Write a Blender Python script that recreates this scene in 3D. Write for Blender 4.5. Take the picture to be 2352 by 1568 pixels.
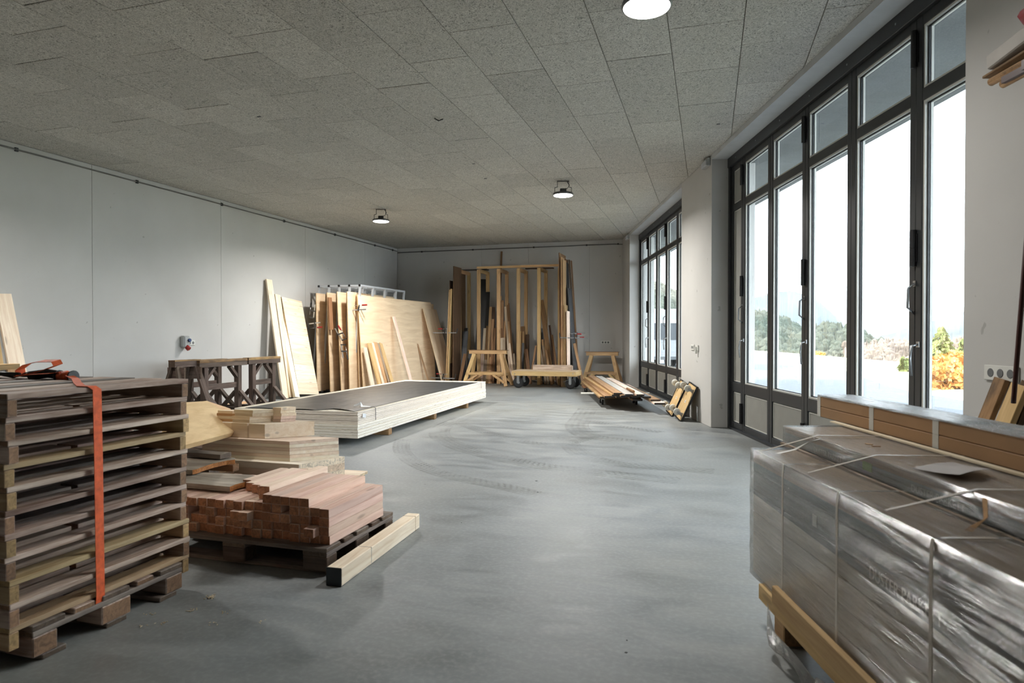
import bpy, bmesh, math, random
from mathutils import Matrix, Vector, Euler
random.seed(7)
PI = math.pi
R = math.radians
SC = bpy.context.scene
COL = SC.collection
for o in list(bpy.data.objects): bpy.data.objects.remove(o)

# ---------------------------------------------------------------- camera, sky, sun, exposure
YAW, PIT, CAMZ = R(16.77), math.atan(16 / 1500), 1.25
cam = bpy.data.objects.new('camera', bpy.data.cameras.new('camera'))
COL.objects.link(cam)
cam.location = (0, 0, CAMZ)
cam.rotation_euler = (PI / 2 - PIT, 0, YAW)
cam.data.sensor_width = 36
cam.data.lens = 36 * 1500 / 2352
cam.data.clip_start = 0.05
cam.data.clip_end = 12000
cam.data.dof.use_dof = True
cam.data.dof.focus_distance = 8.0
cam.data.dof.aperture_fstop = 4.0
SC.camera = cam

w = bpy.data.worlds.new('world')
SC.world = w
w.use_nodes = True
w.node_tree.nodes['Background'].inputs[0].default_value = (0.82, 0.91, 1.0, 1)
w.node_tree.nodes['Background'].inputs[1].default_value = 8.3
sl = bpy.data.lights.new('sun', 'SUN')
sl.energy = 10.0
sl.angle = R(0.6)
sl.color = (1.0, 0.93, 0.82)
sun = bpy.data.objects.new('sun', sl)
COL.objects.link(sun)
sun.rotation_euler = Euler((R(62), 0, R(-75)), 'XYZ')      # low sun behind the building
SC.view_settings.view_transform = 'Standard'
SC.view_settings.look = 'None'
SC.view_settings.gamma = 1
SC.view_settings.use_curve_mapping = False
SC.view_settings.exposure = 0.27
LAMP = 18.0
LAMP_W = 125.0

# ---------------------------------------------------------------- measuring helpers (a pixel of the photo -> a point in the room)
def ray(px, py):
    fh = (-math.sin(YAW), math.cos(YAW)); r = (math.cos(YAW), math.sin(YAW))
    a = px - 1176; b = 784 - py
    h = 1500 * math.cos(PIT) + b * math.sin(PIT)
    return Vector((fh[0] * h + r[0] * a, fh[1] * h + r[1] * a, -1500 * math.sin(PIT) + b * math.cos(PIT)))
def atz(px, py, z=0.0):
    d = ray(px, py); t = (z - CAMZ) / d.z
    return Vector((d.x * t, d.y * t, z))
def atx(px, py, x):
    d = ray(px, py); t = x / d.x
    return Vector((x, d.y * t, CAMZ + d.z * t))
def aty(px, py, y):
    d = ray(px, py); t = y / d.y
    return Vector((d.x * t, y, CAMZ + d.z * t))
def atd(px, py, dist):
    d = ray(px, py); t = dist / math.hypot(d.x, d.y)
    return Vector((d.x * t, d.y * t, CAMZ + d.z * t))

# ---------------------------------------------------------------- materials
def lin(c):
    return tuple(((v / 255) / 12.92 if v / 255 <= 0.04045 else ((v / 255 + 0.055) / 1.055) ** 2.4) for v in c) + (1,)
class NT:
    def __init__(s, name):
        s.m = bpy.data.materials.new(name); s.m.use_nodes = True
        s.t = s.m.node_tree; s.b = s.t.nodes['Principled BSDF']; s.out = s.t.nodes['Material Output']
    def n(s, typ, **kw):
        nd = s.t.nodes.new(typ)
        for k, v in kw.items():
            if k.startswith('i_'):
                key = k[2:]
                key = int(key) if key.isdigit() else key.replace('_', ' ')
                nd.inputs[key].default_value = v
            else: setattr(nd, k, v)
        return nd
    def l(s, a, b): s.t.links.new(a, b)
    def coord(s, scale=(1, 1, 1), rnd=True, kind='Object'):
        tc = s.n('ShaderNodeTexCoord'); mp = s.n('ShaderNodeMapping')
        mp.inputs['Scale'].default_value = scale
        if rnd:
            oi = s.n('ShaderNodeObjectInfo'); mu = s.n('ShaderNodeVectorMath', operation='SCALE'); mu.inputs['Scale'].default_value = 37.0
            cb = s.n('ShaderNodeCombineXYZ'); s.l(oi.outputs['Random'], cb.inputs[0]); s.l(oi.outputs['Random'], cb.inputs[1]); s.l(oi.outputs['Random'], cb.inputs[2])
            s.l(cb.outputs[0], mu.inputs[0]); ad = s.n('ShaderNodeVectorMath', operation='ADD')
            s.l(tc.outputs[kind], ad.inputs[0]); s.l(mu.outputs[0], ad.inputs[1]); s.l(ad.outputs[0], mp.inputs['Vector'])
        else: s.l(tc.outputs[kind], mp.inputs['Vector'])
        return mp.outputs[0]
    def noise(s, vec, scale=5, detail=4, dist=0, rough=0.55):
        nd = s.n('ShaderNodeTexNoise'); nd.inputs['Scale'].default_value = scale; nd.inputs['Detail'].default_value = detail
        nd.inputs['Distortion'].default_value = dist; nd.inputs['Roughness'].default_value = rough
        s.l(vec, nd.inputs['Vector']); return nd.outputs['Fac']
    def ramp(s, fac, stops):
        r = s.n('ShaderNodeValToRGB'); e = r.color_ramp.elements
        while len(e) < len(stops): e.new(0.5)
        for i, (p, c) in enumerate(stops):
            e[i].position = p; e[i].color = c if len(c) == 4 else tuple(c) + (1,)
        s.l(fac, r.inputs[0]); return r.outputs[0]
    def mix(s, fac, a, b, mode='MIX'):
        m = s.n('ShaderNodeMix', data_type='RGBA', blend_type=mode)
        if isinstance(fac, (int, float)): m.inputs[0].default_value = fac
        else: s.l(fac, m.inputs[0])
        for i, v in ((6, a), (7, b)):
            if isinstance(v, tuple): m.inputs[i].default_value = v
            else: s.l(v, m.inputs[i])
        return m.outputs[2]
    def math(s, op, a, b=0.0):
        m = s.n('ShaderNodeMath', operation=op)
        for i, v in ((0, a), (1, b)):
            if isinstance(v, (int, float)): m.inputs[i].default_value = v
            else: s.l(v, m.inputs[i])
        return m.outputs[0]
    def bump(s, h, strength=0.3, dist=0.01):
        b = s.n('ShaderNodeBump'); b.inputs['Strength'].default_value = strength; b.inputs['Distance'].default_value = dist
        s.l(h, b.inputs['Height']); s.l(b.outputs[0], s.b.inputs['Normal'])
    def color(s, c):
        if isinstance(c, tuple): s.b.inputs['Base Color'].default_value = c
        else: s.l(c, s.b.inputs['Base Color'])
    def rough(s, r): s.b.inputs['Roughness'].default_value = r
BLK = (0, 0, 0, 1); WHT = (1, 1, 1, 1)

def plain(name, c, rough=0.6, metal=0.0, spec=0.5, vary=0.06, scale=6):
    n = NT(name); v = n.coord((1, 1, 1)); f = n.noise(v, scale, 4)
    c = lin(c); d = tuple(x * (1 - vary * 2.5) for x in c[:3]) + (1,); e = tuple(min(1, x * (1 + vary)) for x in c[:3]) + (1,)
    n.color(n.ramp(f, [(0.3, d), (0.7, e)])); n.rough(rough); n.b.inputs['Metallic'].default_value = metal
    n.b.inputs['Specular IOR Level'].default_value = spec
    return n.m

def wood(name, dark, light, end=None, grain=16, rough=0.62, knots=0.25, dirt=0.0, vary=0.35, bump=0.15):
    n = NT(name); v = n.coord((1.1, grain, grain)); f = n.noise(v, 1.6, 6, 0.7, 0.6)
    g = n.noise(v, 7, 3, 0.2)
    f2 = n.math('ADD', n.math('MULTIPLY', f, 0.75), n.math('MULTIPLY', g, 0.25))
    c = n.ramp(f2, [(0.33, lin(dark)), (0.6, lin(light))])
    if knots:
        kv = n.coord((2.2, 9, 9)); vo = n.n('ShaderNodeTexVoronoi'); vo.inputs['Scale'].default_value = 1.0; n.l(kv, vo.inputs['Vector'])
        k = n.ramp(vo.outputs['Distance'], [(0.0, WHT), (0.1, (0.6, 0.6, 0.6, 1)), (0.15, BLK)])
        c = n.mix(n.math('MULTIPLY', k, knots * 2), c, lin(tuple(x * 0.55 for x in dark)))
    if dirt:
        dv = n.coord((3, 6, 6)); dn = n.noise(dv, 1.5, 5)
        c = n.mix(n.math('MULTIPLY', n.ramp(dn, [(0.42, BLK), (0.68, WHT)]), dirt), c, lin((70, 64, 60)))
    oi = n.n('ShaderNodeObjectInfo')
    hs = n.n('ShaderNodeHueSaturation'); n.l(c, hs.inputs['Color'])
    n.l(n.math('ADD', 1 - vary / 2, n.math('MULTIPLY', oi.outputs['Random'], vary)), hs.inputs['Value'])
    n.l(n.math('ADD', 0.49, n.math('MULTIPLY', n.math('FRACT', n.math('MULTIPLY', oi.outputs['Random'], 7.3)), 0.02)), hs.inputs['Hue'])
    c = hs.outputs[0]
    if end:
        ge = n.n('ShaderNodeNewGeometry'); vt = n.n('ShaderNodeVectorTransform', vector_type='NORMAL', convert_from='WORLD', convert_to='OBJECT')
        n.l(ge.outputs['True Normal'], vt.inputs[0]); sx = n.n('ShaderNodeSeparateXYZ'); n.l(vt.outputs[0], sx.inputs[0])
        isend = n.math('GREATER_THAN', n.math('ABSOLUTE', sx.outputs[0]), 0.8)
        ev = n.coord((1, 22, 22)); en = n.noise(ev, 1.5, 4, 1.5)
        ec = n.ramp(en, [(0.3, lin(tuple(x * 0.72 for x in end))), (0.65, lin(end))])
        he = n.n('ShaderNodeHueSaturation'); n.l(ec, he.inputs['Color'])
        n.l(n.math('ADD', 0.8, n.math('MULTIPLY', oi.outputs['Random'], 0.4)), he.inputs['Value'])
        c = n.mix(isend, c, he.outputs[0])
    n.color(c); n.rough(rough); n.b.inputs['Specular IOR Level'].default_value = 0.25
    if bump: n.bump(f2, bump, 0.004)
    return n.m

def plywood(name, dark, light, edge_d, edge_l, freq=250, speck=0.5):
    n = NT(name); v = n.coord((0.6, 5, 5)); f = n.noise(v, 2.0, 6, 0.8); c = n.ramp(f, [(0.3, lin(dark)), (0.65, lin(light))])
    kv = n.coord((2.5, 4.5, 4.5)); vo = n.n('ShaderNodeTexVoronoi'); n.l(kv, vo.inputs['Vector']); vo.inputs['Scale'].default_value = 1.2
    c = n.mix(n.math('MULTIPLY', n.ramp(vo.outputs['Distance'], [(0.0, WHT), (0.09, BLK)]), 0.35), c, lin((150, 105, 75)))
    tc = n.n('ShaderNodeTexCoord'); sp = n.n('ShaderNodeSeparateXYZ'); n.l(tc.outputs['Object'], sp.inputs[0])
    wv = n.math('SINE', n.math('MULTIPLY', sp.outputs[2], freq * 2 * PI))
    e = n.mix(n.ramp(n.math('ADD', n.math('MULTIPLY', wv, 0.5), 0.5), [(0.35, BLK), (0.6, WHT)]), lin(edge_d), lin(edge_l))
    sv = n.coord((7, 7, 160)); sn = n.noise(sv, 1.3, 4)
    e = n.mix(n.math('MULTIPLY', n.ramp(sn, [(0.58, BLK), (0.7, WHT)]), speck), e, lin((95, 62, 42)))
    ge = n.n('ShaderNodeNewGeometry'); vt = n.n('ShaderNodeVectorTransform', vector_type='NORMAL', convert_from='WORLD', convert_to='OBJECT')
    n.l(ge.outputs['True Normal'], vt.inputs[0]); sx = n.n('ShaderNodeSeparateXYZ'); n.l(vt.outputs[0], sx.inputs[0])
    isface = n.math('GREATER_THAN', n.math('ABSOLUTE', sx.outputs[2]), 0.7)
    oi = n.n('ShaderNodeObjectInfo'); hs = n.n('ShaderNodeHueSaturation'); n.l(n.mix(isface, e, c), hs.inputs['Color'])
    n.l(n.math('ADD', 0.88, n.math('MULTIPLY', oi.outputs['Random'], 0.2)), hs.inputs['Value'])
    n.color(hs.outputs[0]); n.rough(0.6); n.b.inputs['Specular IOR Level'].default_value = 0.2
    return n.m

M = {}
M['pale'] = wood('pale_spruce', (218, 194, 164), (240, 224, 200), (214, 190, 156))
M['gl_pink'] = wood('pinkish_lamella', (220, 194, 170), (238, 218, 198), (214, 192, 168), knots=0.3, vary=.15)
M['gl_white'] = wood('whitish_lamella', (236, 220, 194), (250, 240, 222), (232, 216, 192), knots=0.2, vary=.12)
M['yellow'] = wood('yellow_pine', (178, 142, 98), (206, 172, 126), (184, 148, 102))
M['lightbrown'] = wood('light_brown_timber', (150, 116, 80), (186, 152, 112), (160, 125, 88))
M['brown'] = wood('brown_timber', (112, 82, 56), (150, 114, 80), (120, 88, 60))
M['darkbrown'] = wood('dark_brown_timber', (66, 48, 36), (100, 76, 56), (80, 60, 44))
M['red'] = wood('reddish_larch', (204, 166, 146), (228, 198, 180), (188, 130, 96), grain=14, knots=0.35)
M['redlight'] = wood('pale_reddish_larch', (214, 184, 164), (236, 212, 194), (198, 144, 110), grain=14)
M['glulam'] = wood('glued_spruce', (226, 206, 176), (244, 230, 208), (232, 212, 192), knots=0.3)
M['weather'] = wood('weathered_pallet_wood', (136, 108, 92), (208, 188, 172), (158, 124, 96), dirt=0.25, knots=0.3, vary=0.5)
M['weatherdark'] = wood('dark_weathered_wood', (88, 78, 72), (146, 134, 124), (112, 96, 82), dirt=0.45, vary=0.4)
M['pallet_new'] = wood('newer_pallet_wood', (170, 142, 104), (206, 180, 142), (190, 158, 112), dirt=0.2)
M['horse'] = wood('old_trestle_wood', (62, 50, 42), (112, 95, 84), (90, 72, 58), dirt=0.5, vary=0.4)
M['horse_top'] = wood('old_trestle_beam_wood', (122, 92, 60), (176, 142, 98), (110, 80, 54), dirt=0.7, vary=0.3)
M['slab'] = wood('wide_slab_wood', (196, 158, 116), (218, 184, 142), (200, 160, 110), grain=7, knots=0.5)
M['rough'] = wood('rough_grey_plank', (140, 128, 114), (196, 186, 170), (182, 120, 66), grain=10, knots=0.1, dirt=0.45, bump=0.8)
M['bark'] = wood('bark_and_splinters', (54, 40, 30), (110, 84, 62), (120, 90, 60), dirt=0.4)
M['ply'] = plywood('spruce_plywood', (212, 184, 150), (232, 208, 176), (164, 126, 88), (226, 200, 158), 210, 0.3)
M['ply_stack'] = plywood('stacked_plywood_edges', (224, 212, 190), (240, 232, 214), (212, 200, 180), (246, 242, 234), 120, 0.75)
M['ply_thin'] = plywood('thin_plywood_edges', (224, 212, 190), (240, 232, 214), (214, 196, 180), (244, 236, 226), 160, 0.5)
M['ply_birch'] = plywood('birch_plywood_board', (200, 168, 120), (216, 186, 138), (60, 50, 44), (90, 76, 60), 150, 0.2)
M['mdf'] = plain('grey_brown_board', (150, 132, 112), 0.7)
M['black'] = plain('black_laminate', (34, 33, 33), 0.45)
M['foil'] = plain('black_protective_sheet', (56, 58, 60), 0.38, vary=0.12, scale=2)
M['greyboard'] = plain('dark_grey_board', (72, 74, 78), 0.5)
M['cap'] = plain('dark_end_paint', (30, 40, 44), 0.5)
M['frame'] = plain('anthracite_steel_frame', (42, 44, 46), 0.42, vary=0.04)
M['frame_in'] = plain('black_rubber_gasket', (18, 18, 20), 0.5)
M['bead'] = plain('daylight_toned_glazing_bead', (205, 204, 196), 0.4, vary=0.03)  # glazing bead; its pale colour also paints in daylight on the stile sides
M['doorpanel'] = plain('grey_door_panel', (150, 149, 142), 0.5, vary=0.03)
M['alu'] = plain('aluminium_tube', (190, 194, 198), 0.35, 0.3, vary=0.04)
M['steel'] = plain('zinc_steel', (170, 172, 174), 0.3, 0.85, vary=0.05)
M['darksteel'] = plain('dark_steel', (70, 72, 74), 0.4, 0.7)
M['blackplastic'] = plain('black_plastic', (20, 20, 21), 0.45)
M['rubber'] = plain('black_rubber_tyre', (26, 26, 27), 0.7)
M['whitewheel'] = plain('white_nylon_wheel', (214, 212, 202), 0.4)
M['redplastic'] = plain('red_plastic', (150, 26, 24), 0.4)
M['blueplastic'] = plain('blue_plastic', (38, 62, 110), 0.4)
M['socket'] = plain('white_socket_plastic', (214, 214, 208), 0.4, vary=0.02)
M['greyplastic'] = plain('grey_plastic', (160, 162, 160), 0.4)
M['hole'] = plain('socket_recess', (110, 112, 112), 0.6)
M['pipe'] = plain('grey_conduit', (104, 102, 98), 0.45)
M['orange'] = plain('orange_webbing', (244, 108, 56), 0.65, vary=0.1, scale=40)
M['blackstrap'] = plain('black_webbing', (36, 35, 32), 0.7, vary=0.3)
M['tag'] = plain('white_tape', (226, 228, 230), 0.5)
M['carton'] = plain('brown_cardboard', (168, 130, 92), 0.75, vary=0.07, scale=2)
M['cartontop'] = plain('light_cardboard', (222, 200, 172), 0.8, vary=0.06, scale=3)
M['paper'] = plain('grey_paper_sheet', (186, 180, 176), 0.8)
M['tape'] = plain('printed_tape', (206, 204, 196), 0.35)
M['strapping'] = plain('white_strapping_band', (196, 186, 172), 0.4)
M['darkred'] = plain('dark_red_pole', (70, 32, 26), 0.4)
M['redfoil'] = plain('red_plastic_bag', (150, 36, 44), 0.4)
M['whitebox'] = plain('white_carton', (186, 180, 172), 0.6)
M['van_white'] = plain('white_car_paint', (138, 140, 142), 0.25, vary=0.02)
M['van_glass'] = plain('dark_vehicle_glass', (36, 42, 48), 0.1)
M['asph'] = plain('grey_lamp_housing', (96, 98, 100), 0.4, 0.4)
M['letter'] = plain('pale_lettering', (176, 174, 168), 0.6)
M['green'] = plain('green_print', (128, 160, 84), 0.6)
M['trimwhite'] = plain('white_plaster_trim', (188, 190, 190), 0.8, vary=0.03)
M['roll'] = plain('ochre_tape_roll', (206, 160, 72), 0.45)
M['crumb'] = plain('wood_chips', (206, 190, 160), 0.8)
M['concrete_out'] = plain('outdoor_concrete', (104, 107, 110), 0.9, vary=0.1, scale=1.5)
M['sun_block_roof'] = plain('sun_block_cladding', (150, 145, 138), 0.9)

def m_wall():
    n = NT('white_painted_panel_wall'); v = n.coord((1, 1, 1), False); f = n.noise(v, 0.8, 5); g = n.noise(v, 30, 3)
    c = n.ramp(f, [(0.3, lin((186, 184, 180))), (0.7, lin((197, 195, 191)))])
    s = n.noise(v, 9, 3, 0.0, 0.4); c = n.mix(n.math('MULTIPLY', n.ramp(s, [(0.735, BLK), (0.76, WHT)]), 0.45), c, lin((128, 124, 118)))
    n.color(c); n.rough(0.85); n.bump(g, 0.12, 0.004); return n.m
M['wall'] = m_wall()
def m_floor():
    n = NT('polished_concrete_floor'); v = n.coord((1, 1, 1), False)
    big = n.noise(v, 0.45, 6, 0.6); mid = n.noise(n.coord((1, 2.6, 1), False), 2.2, 6, 0.8); fine = n.noise(v, 40, 4)
    t = n.math('ADD', n.math('MULTIPLY', big, 0.5), n.math('MULTIPLY', mid, 0.5))
    c = n.ramp(t, [(0.34, lin((100, 104, 106))), (0.5, lin((128, 132, 133))), (0.66, lin((152, 154, 152)))])
    c = n.mix(n.ramp(n.noise(v, 0.25, 3), [(0.45, BLK), (0.75, WHT)]), c, lin((138, 137, 128)))
    c = n.mix(n.math('MULTIPLY', n.ramp(fine, [(0.45, BLK), (0.8, WHT)]), 0.3), c, lin((176, 178, 178)))
    vo = n.n('ShaderNodeTexVoronoi'); n.l(v, vo.inputs['Vector']); vo.inputs['Scale'].default_value = 1.5
    c = n.mix(n.math('MULTIPLY', n.ramp(vo.outputs['Distance'], [(0.0, WHT), (0.012, WHT), (0.02, BLK)]), 0.6), c, lin((70, 70, 68)))
    n.color(c); n.l(n.ramp(mid, [(0.3, (0.38,) * 3), (0.7, (0.6,) * 3)]), n.b.inputs['Roughness'])
    n.b.inputs['Specular IOR Level'].default_value = 0.4; n.bump(fine, 0.05, 0.002); return n.m
M['floor'] = m_floor()
def m_ceil():
    n = NT('wood_wool_ceiling_board'); v = n.coord((1, 1, 1)); f = n.noise(v, 34, 5, 2.5, 0.75); g = n.noise(v, 3, 3)
    c = n.ramp(f, [(0.36, lin((96, 94, 88))), (0.46, lin((180, 177, 169))), (0.62, lin((218, 215, 206)))])
    c = n.mix(n.math('MULTIPLY', n.ramp(g, [(0.4, BLK), (0.7, WHT)]), 0.25), c, lin((182, 178, 168)))
    oi = n.n('ShaderNodeObjectInfo'); hs = n.n('ShaderNodeHueSaturation'); n.l(c, hs.inputs['Color'])
    n.l(n.math('ADD', 0.93, n.math('MULTIPLY', oi.outputs['Random'], 0.14)), hs.inputs['Value'])
    n.color(hs.outputs[0]); n.rough(0.95); n.bump(f, 0.5, 0.006); n.b.inputs['Specular IOR Level'].default_value = 0.1; return n.m
M['ceil'] = m_ceil()
def m_glass():
    n = NT('window_glass'); gl = n.n('ShaderNodeBsdfGlossy'); gl.inputs['Roughness'].default_value = 0.01
    tr = n.n('ShaderNodeBsdfTransparent'); tr.inputs[0].default_value = (0.95, 0.97, 0.97, 1)
    fr = n.n('ShaderNodeFresnel'); fr.inputs[0].default_value = 1.45; mx = n.n('ShaderNodeMixShader')
    n.l(n.math('MULTIPLY', fr.outputs[0], 0.25), mx.inputs[0]); n.l(tr.outputs[0], mx.inputs[1]); n.l(gl.outputs[0], mx.inputs[2]); n.l(mx.outputs[0], n.out.inputs[0])
    return n.m
M['glass'] = m_glass()
def m_film():
    n = NT('crinkled_shrink_film'); v = n.coord((0.8, 14, 9), False); h = n.noise(v, 3.2, 7, 1.6, 0.62)
    b = n.n('ShaderNodeBump'); b.inputs['Strength'].default_value = 0.9; b.inputs['Distance'].default_value = 0.03; n.l(h, b.inputs['Height'])
    gl = n.n('ShaderNodeBsdfGlossy'); gl.inputs['Roughness'].default_value = 0.14; n.l(b.outputs[0], gl.inputs['Normal'])
    df = n.n('ShaderNodeBsdfDiffuse'); df.inputs[0].default_value = (0.72, 0.72, 0.7, 1); n.l(b.outputs[0], df.inputs['Normal'])
    tr = n.n('ShaderNodeBsdfTransparent'); tr.inputs[0].default_value = (0.97, 0.97, 0.97, 1)
    m1 = n.n('ShaderNodeMixShader'); m2 = n.n('ShaderNodeMixShader')
    n.l(n.ramp(h, [(0.5, (0.0,) * 3), (0.72, (0.2,) * 3)]), m1.inputs[0]); n.l(tr.outputs[0], m1.inputs[1]); n.l(df.outputs[0], m1.inputs[2])
    lw = n.n('ShaderNodeLayerWeight'); lw.inputs[0].default_value = 0.35; n.l(b.outputs[0], lw.inputs['Normal'])
    n.l(n.math('ADD', n.math('MULTIPLY', lw.outputs['Fresnel'], 0.8), 0.1), m2.inputs[0]); n.l(m1.outputs[0], m2.inputs[1]); n.l(gl.outputs[0], m2.inputs[2])
    n.l(m2.outputs[0], n.out.inputs[0]); return n.m
M['film'] = m_film()
def m_emit():
    n = NT('lit_lamp_diffuser'); n.color(WHT); n.b.inputs['Emission Color'].default_value = (1.0, 0.965, 0.90, 1); n.b.inputs['Emission Strength'].default_value = LAMP; return n.m
M['emit'] = m_emit()
def m_print():
    # printed carton side: dark band above a slanting line, pale below, brown lath edge on top (object x = along, z = up)
    n = NT('printed_parquet_carton'); tc = n.n('ShaderNodeTexCoord'); sp = n.n('ShaderNodeSeparateXYZ'); n.l(tc.outputs['Object'], sp.inputs[0])
    v = n.coord((1.2, 3, 70), False); f = n.noise(v, 1.2, 5)
    dark = n.ramp(f, [(0.3, lin((78, 82, 86))), (0.7, lin((112, 115, 117)))])
    light = n.ramp(f, [(0.3, lin((210, 200, 184))), (0.7, lin((234, 226, 212)))])
    brown = n.ramp(f, [(0.3, lin((132, 110, 94))), (0.7, lin((176, 148, 126)))])
    n.dark, n.light, n.brown, n.sp = dark, light, brown, sp
    # world-aligned local frame of the pack: z 0 at pack bottom, x 0 at its far end, x grows towards the camera
    b1 = n.math('GREATER_THAN', n.math('ADD', sp.outputs[2], n.math('MULTIPLY', sp.outputs[0], 0.022)), 0.345)
    c = n.mix(b1, light, dark)
    b2 = n.math('GREATER_THAN', sp.outputs[2], 0.485)
    c = n.mix(n.math('MULTIPLY', b2, 0.85), c, brown)
    n.color(c); n.rough(0.55); return n.m
M['print'] = m_print()
def m_print2():
    n = NT('printed_flat_carton'); tc = n.n('ShaderNodeTexCoord'); sp = n.n('ShaderNodeSeparateXYZ'); n.l(tc.outputs['Object'], sp.inputs[0])
    f = n.noise(n.coord((1.2, 3, 120), False), 1.2, 5)
    dark = n.ramp(f, [(0.3, lin((98, 102, 104))), (0.7, lin((134, 136, 136)))]); brown = n.ramp(f, [(0.3, lin((120, 98, 84))), (0.7, lin((158, 132, 112)))])
    n.color(n.mix(n.math('GREATER_THAN', n.math('ADD', sp.outputs[2], n.math('MULTIPLY', sp.outputs[0], 0.006)), 0.048), dark, brown)); n.rough(0.55); return n.m
M['print2'] = m_print2()
def m_tyre():
    n = NT('dried_tyre_dust'); tc = n.n('ShaderNodeTexCoord'); sp = n.n('ShaderNodeSeparateXYZ'); n.l(tc.outputs['UV'], sp.inputs[0])
    tread = n.math('SINE', n.math('ADD', n.math('MULTIPLY', sp.outputs[0], 95), n.math('MULTIPLY', n.math('ABSOLUTE', n.math('SUBTRACT', sp.outputs[1], 0.5)), 16)))
    grov = n.math('SINE', n.math('MULTIPLY', sp.outputs[1], 26))
    v = n.coord((1, 1, 1), False); ns = n.noise(v, 2.2, 5)
    a = n.math('MULTIPLY', n.ramp(n.math('ADD', n.math('MULTIPLY', tread, 0.35), n.math('MULTIPLY', grov, 0.2)), [(0.0, (0.25,) * 3), (0.5, WHT)]), n.ramp(ns, [(0.36, BLK), (0.6, WHT)]))
    n.color(lin((98, 96, 88))); n.rough(0.8); n.l(n.math('MULTIPLY', a, 0.34), n.b.inputs['Alpha']); return n.m
M['tyremark'] = m_tyre()
def m_leaf(name, a, b, sc=3):
    n = NT(name); f = n.noise(n.coord((1, 1, 1)), sc, 3); n.color(n.ramp(f, [(0.35, lin(a)), (0.65, lin(b))])); n.rough(0.9); n.b.inputs['Specular IOR Level'].default_value = 0.1; return n.m
M['spruce'] = m_leaf('spruce_needles', (96, 108, 66), (150, 152, 96), 0.8)
M['autumn'] = m_leaf('orange_autumn_leaves', (206, 140, 70), (230, 184, 116), 0.9)
M['forest'] = m_leaf('dark_forest', (52, 64, 54), (100, 98, 86), 0.012)
M['forest2'] = m_leaf('bare_brown_woodland', (92, 82, 74), (132, 118, 106), 0.05)
M['meadow'] = m_leaf('short_meadow_grass', (188, 188, 165), (206, 204, 182), 0.3)
M['valley'] = m_leaf('valley_meadow', (130, 140, 112), (156, 160, 132), 0.01)
M['mount'] = m_leaf('wooded_limestone_mountain', (50, 60, 64), (84, 92, 95), 0.004)
def m_gravel():
    n = NT('grey_gravel_yard'); v = n.coord((1, 1, 1), False); f = n.noise(v, 24, 5); g = n.noise(v, 0.5, 4)
    c = n.ramp(f, [(0.3, lin((64, 67, 71))), (0.7, lin((120, 124, 129)))]); c = n.mix(n.math('MULTIPLY', g, 0.5), c, lin((92, 95, 99))); n.color(c); n.rough(0.95); n.bump(f, 0.8, 0.03); return n.m
M['gravel'] = m_gravel()

# ---------------------------------------------------------------- mesh helpers
def mesh(name, verts, faces, mat, smooth=False, uvs=None):
    me = bpy.data.meshes.new(name); me.from_pydata([tuple(v) for v in verts], [], faces); me.update()
    if mat: me.materials.append(mat)
    if smooth: me.polygons.foreach_set('use_smooth', [True] * len(me.polygons))
    if uvs:
        ul = me.uv_layers.new(name='UVMap')
        for lp in me.loops: ul.data[lp.index].uv = uvs[lp.vertex_index]
    return me
_bc = {}
def boxmesh(sx, sy, sz, mat, bev=0.0):
    key = (round(sx, 4), round(sy, 4), round(sz, 4), mat.name if mat else '', round(bev, 4))
    if key in _bc: return _bc[key]
    hx, hy, hz = sx / 2, sy / 2, sz / 2
    b = min(bev, hx * 0.45, hy * 0.45, hz * 0.45)
    if b <= 0:
        v = [(x, y, z) for x in (-hx, hx) for y in (-hy, hy) for z in (-hz, hz)]
        f = [(0, 1, 3, 2), (4, 6, 7, 5), (0, 4, 5, 1), (2, 3, 7, 6), (0, 2, 6, 4), (1, 5, 7, 3)]
        me = mesh('box', v, f, mat)
    else:
        bm = bmesh.new(); bmesh.ops.create_cube(bm, size=1.0); bmesh.ops.scale(bm, vec=(sx, sy, sz), verts=bm.verts)
        bmesh.ops.bevel(bm, geom=bm.edges[:], offset=b, segments=1, affect='EDGES'); me = bpy.data.meshes.new('box'); bm.to_mesh(me); bm.free()
        if mat: me.materials.append(mat)
    _bc[key] = me
    return me
def link(name, me, parent=None, mtx=None):
    o = bpy.data.objects.new(name, me); COL.objects.link(o)
    if parent is not None: o.parent = parent
    if mtx is not None: o.matrix_basis = mtx
    return o
USED = set()
def tag(o, label=None, cat=None, group=None, kind=None):
    if label: o['label'] = label
    if cat: o['category'] = cat
    if group: o['group'] = group
    if kind: o['kind'] = kind
    return o
def thing(name, label, cat, loc=(0, 0, 0), rotz=0.0, group=None, kind=None, rot=None):
    mt = Matrix.Translation(loc) @ (rot if rot is not None else Matrix.Rotation(rotz, 4, 'Z'))
    return tag(link(name, None, None, mt), label, cat, group, kind)
def bx(name, mat, c, size, parent=None, rot=None, bev=0.0, pre=None):
    """box with centre c, size along the parent's axes; grain (local x) follows the longest side"""
    sx, sy, sz = size; m = max(size)
    if sx >= m: P_, d = Matrix.Identity(4), (sx, sy, sz)
    elif sy >= m: P_, d = Matrix.Rotation(PI / 2, 4, 'Z'), (sy, sx, sz)
    else: P_, d = Matrix.Rotation(-PI / 2, 4, 'Y'), (sz, sy, sx)
    mt = Matrix.Translation(c) @ (rot if rot is not None else Matrix.Identity(4)) @ P_
    if pre is not None: mt = pre @ mt
    return link(name, boxmesh(*d, mat, bev), parent, mt)
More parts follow.
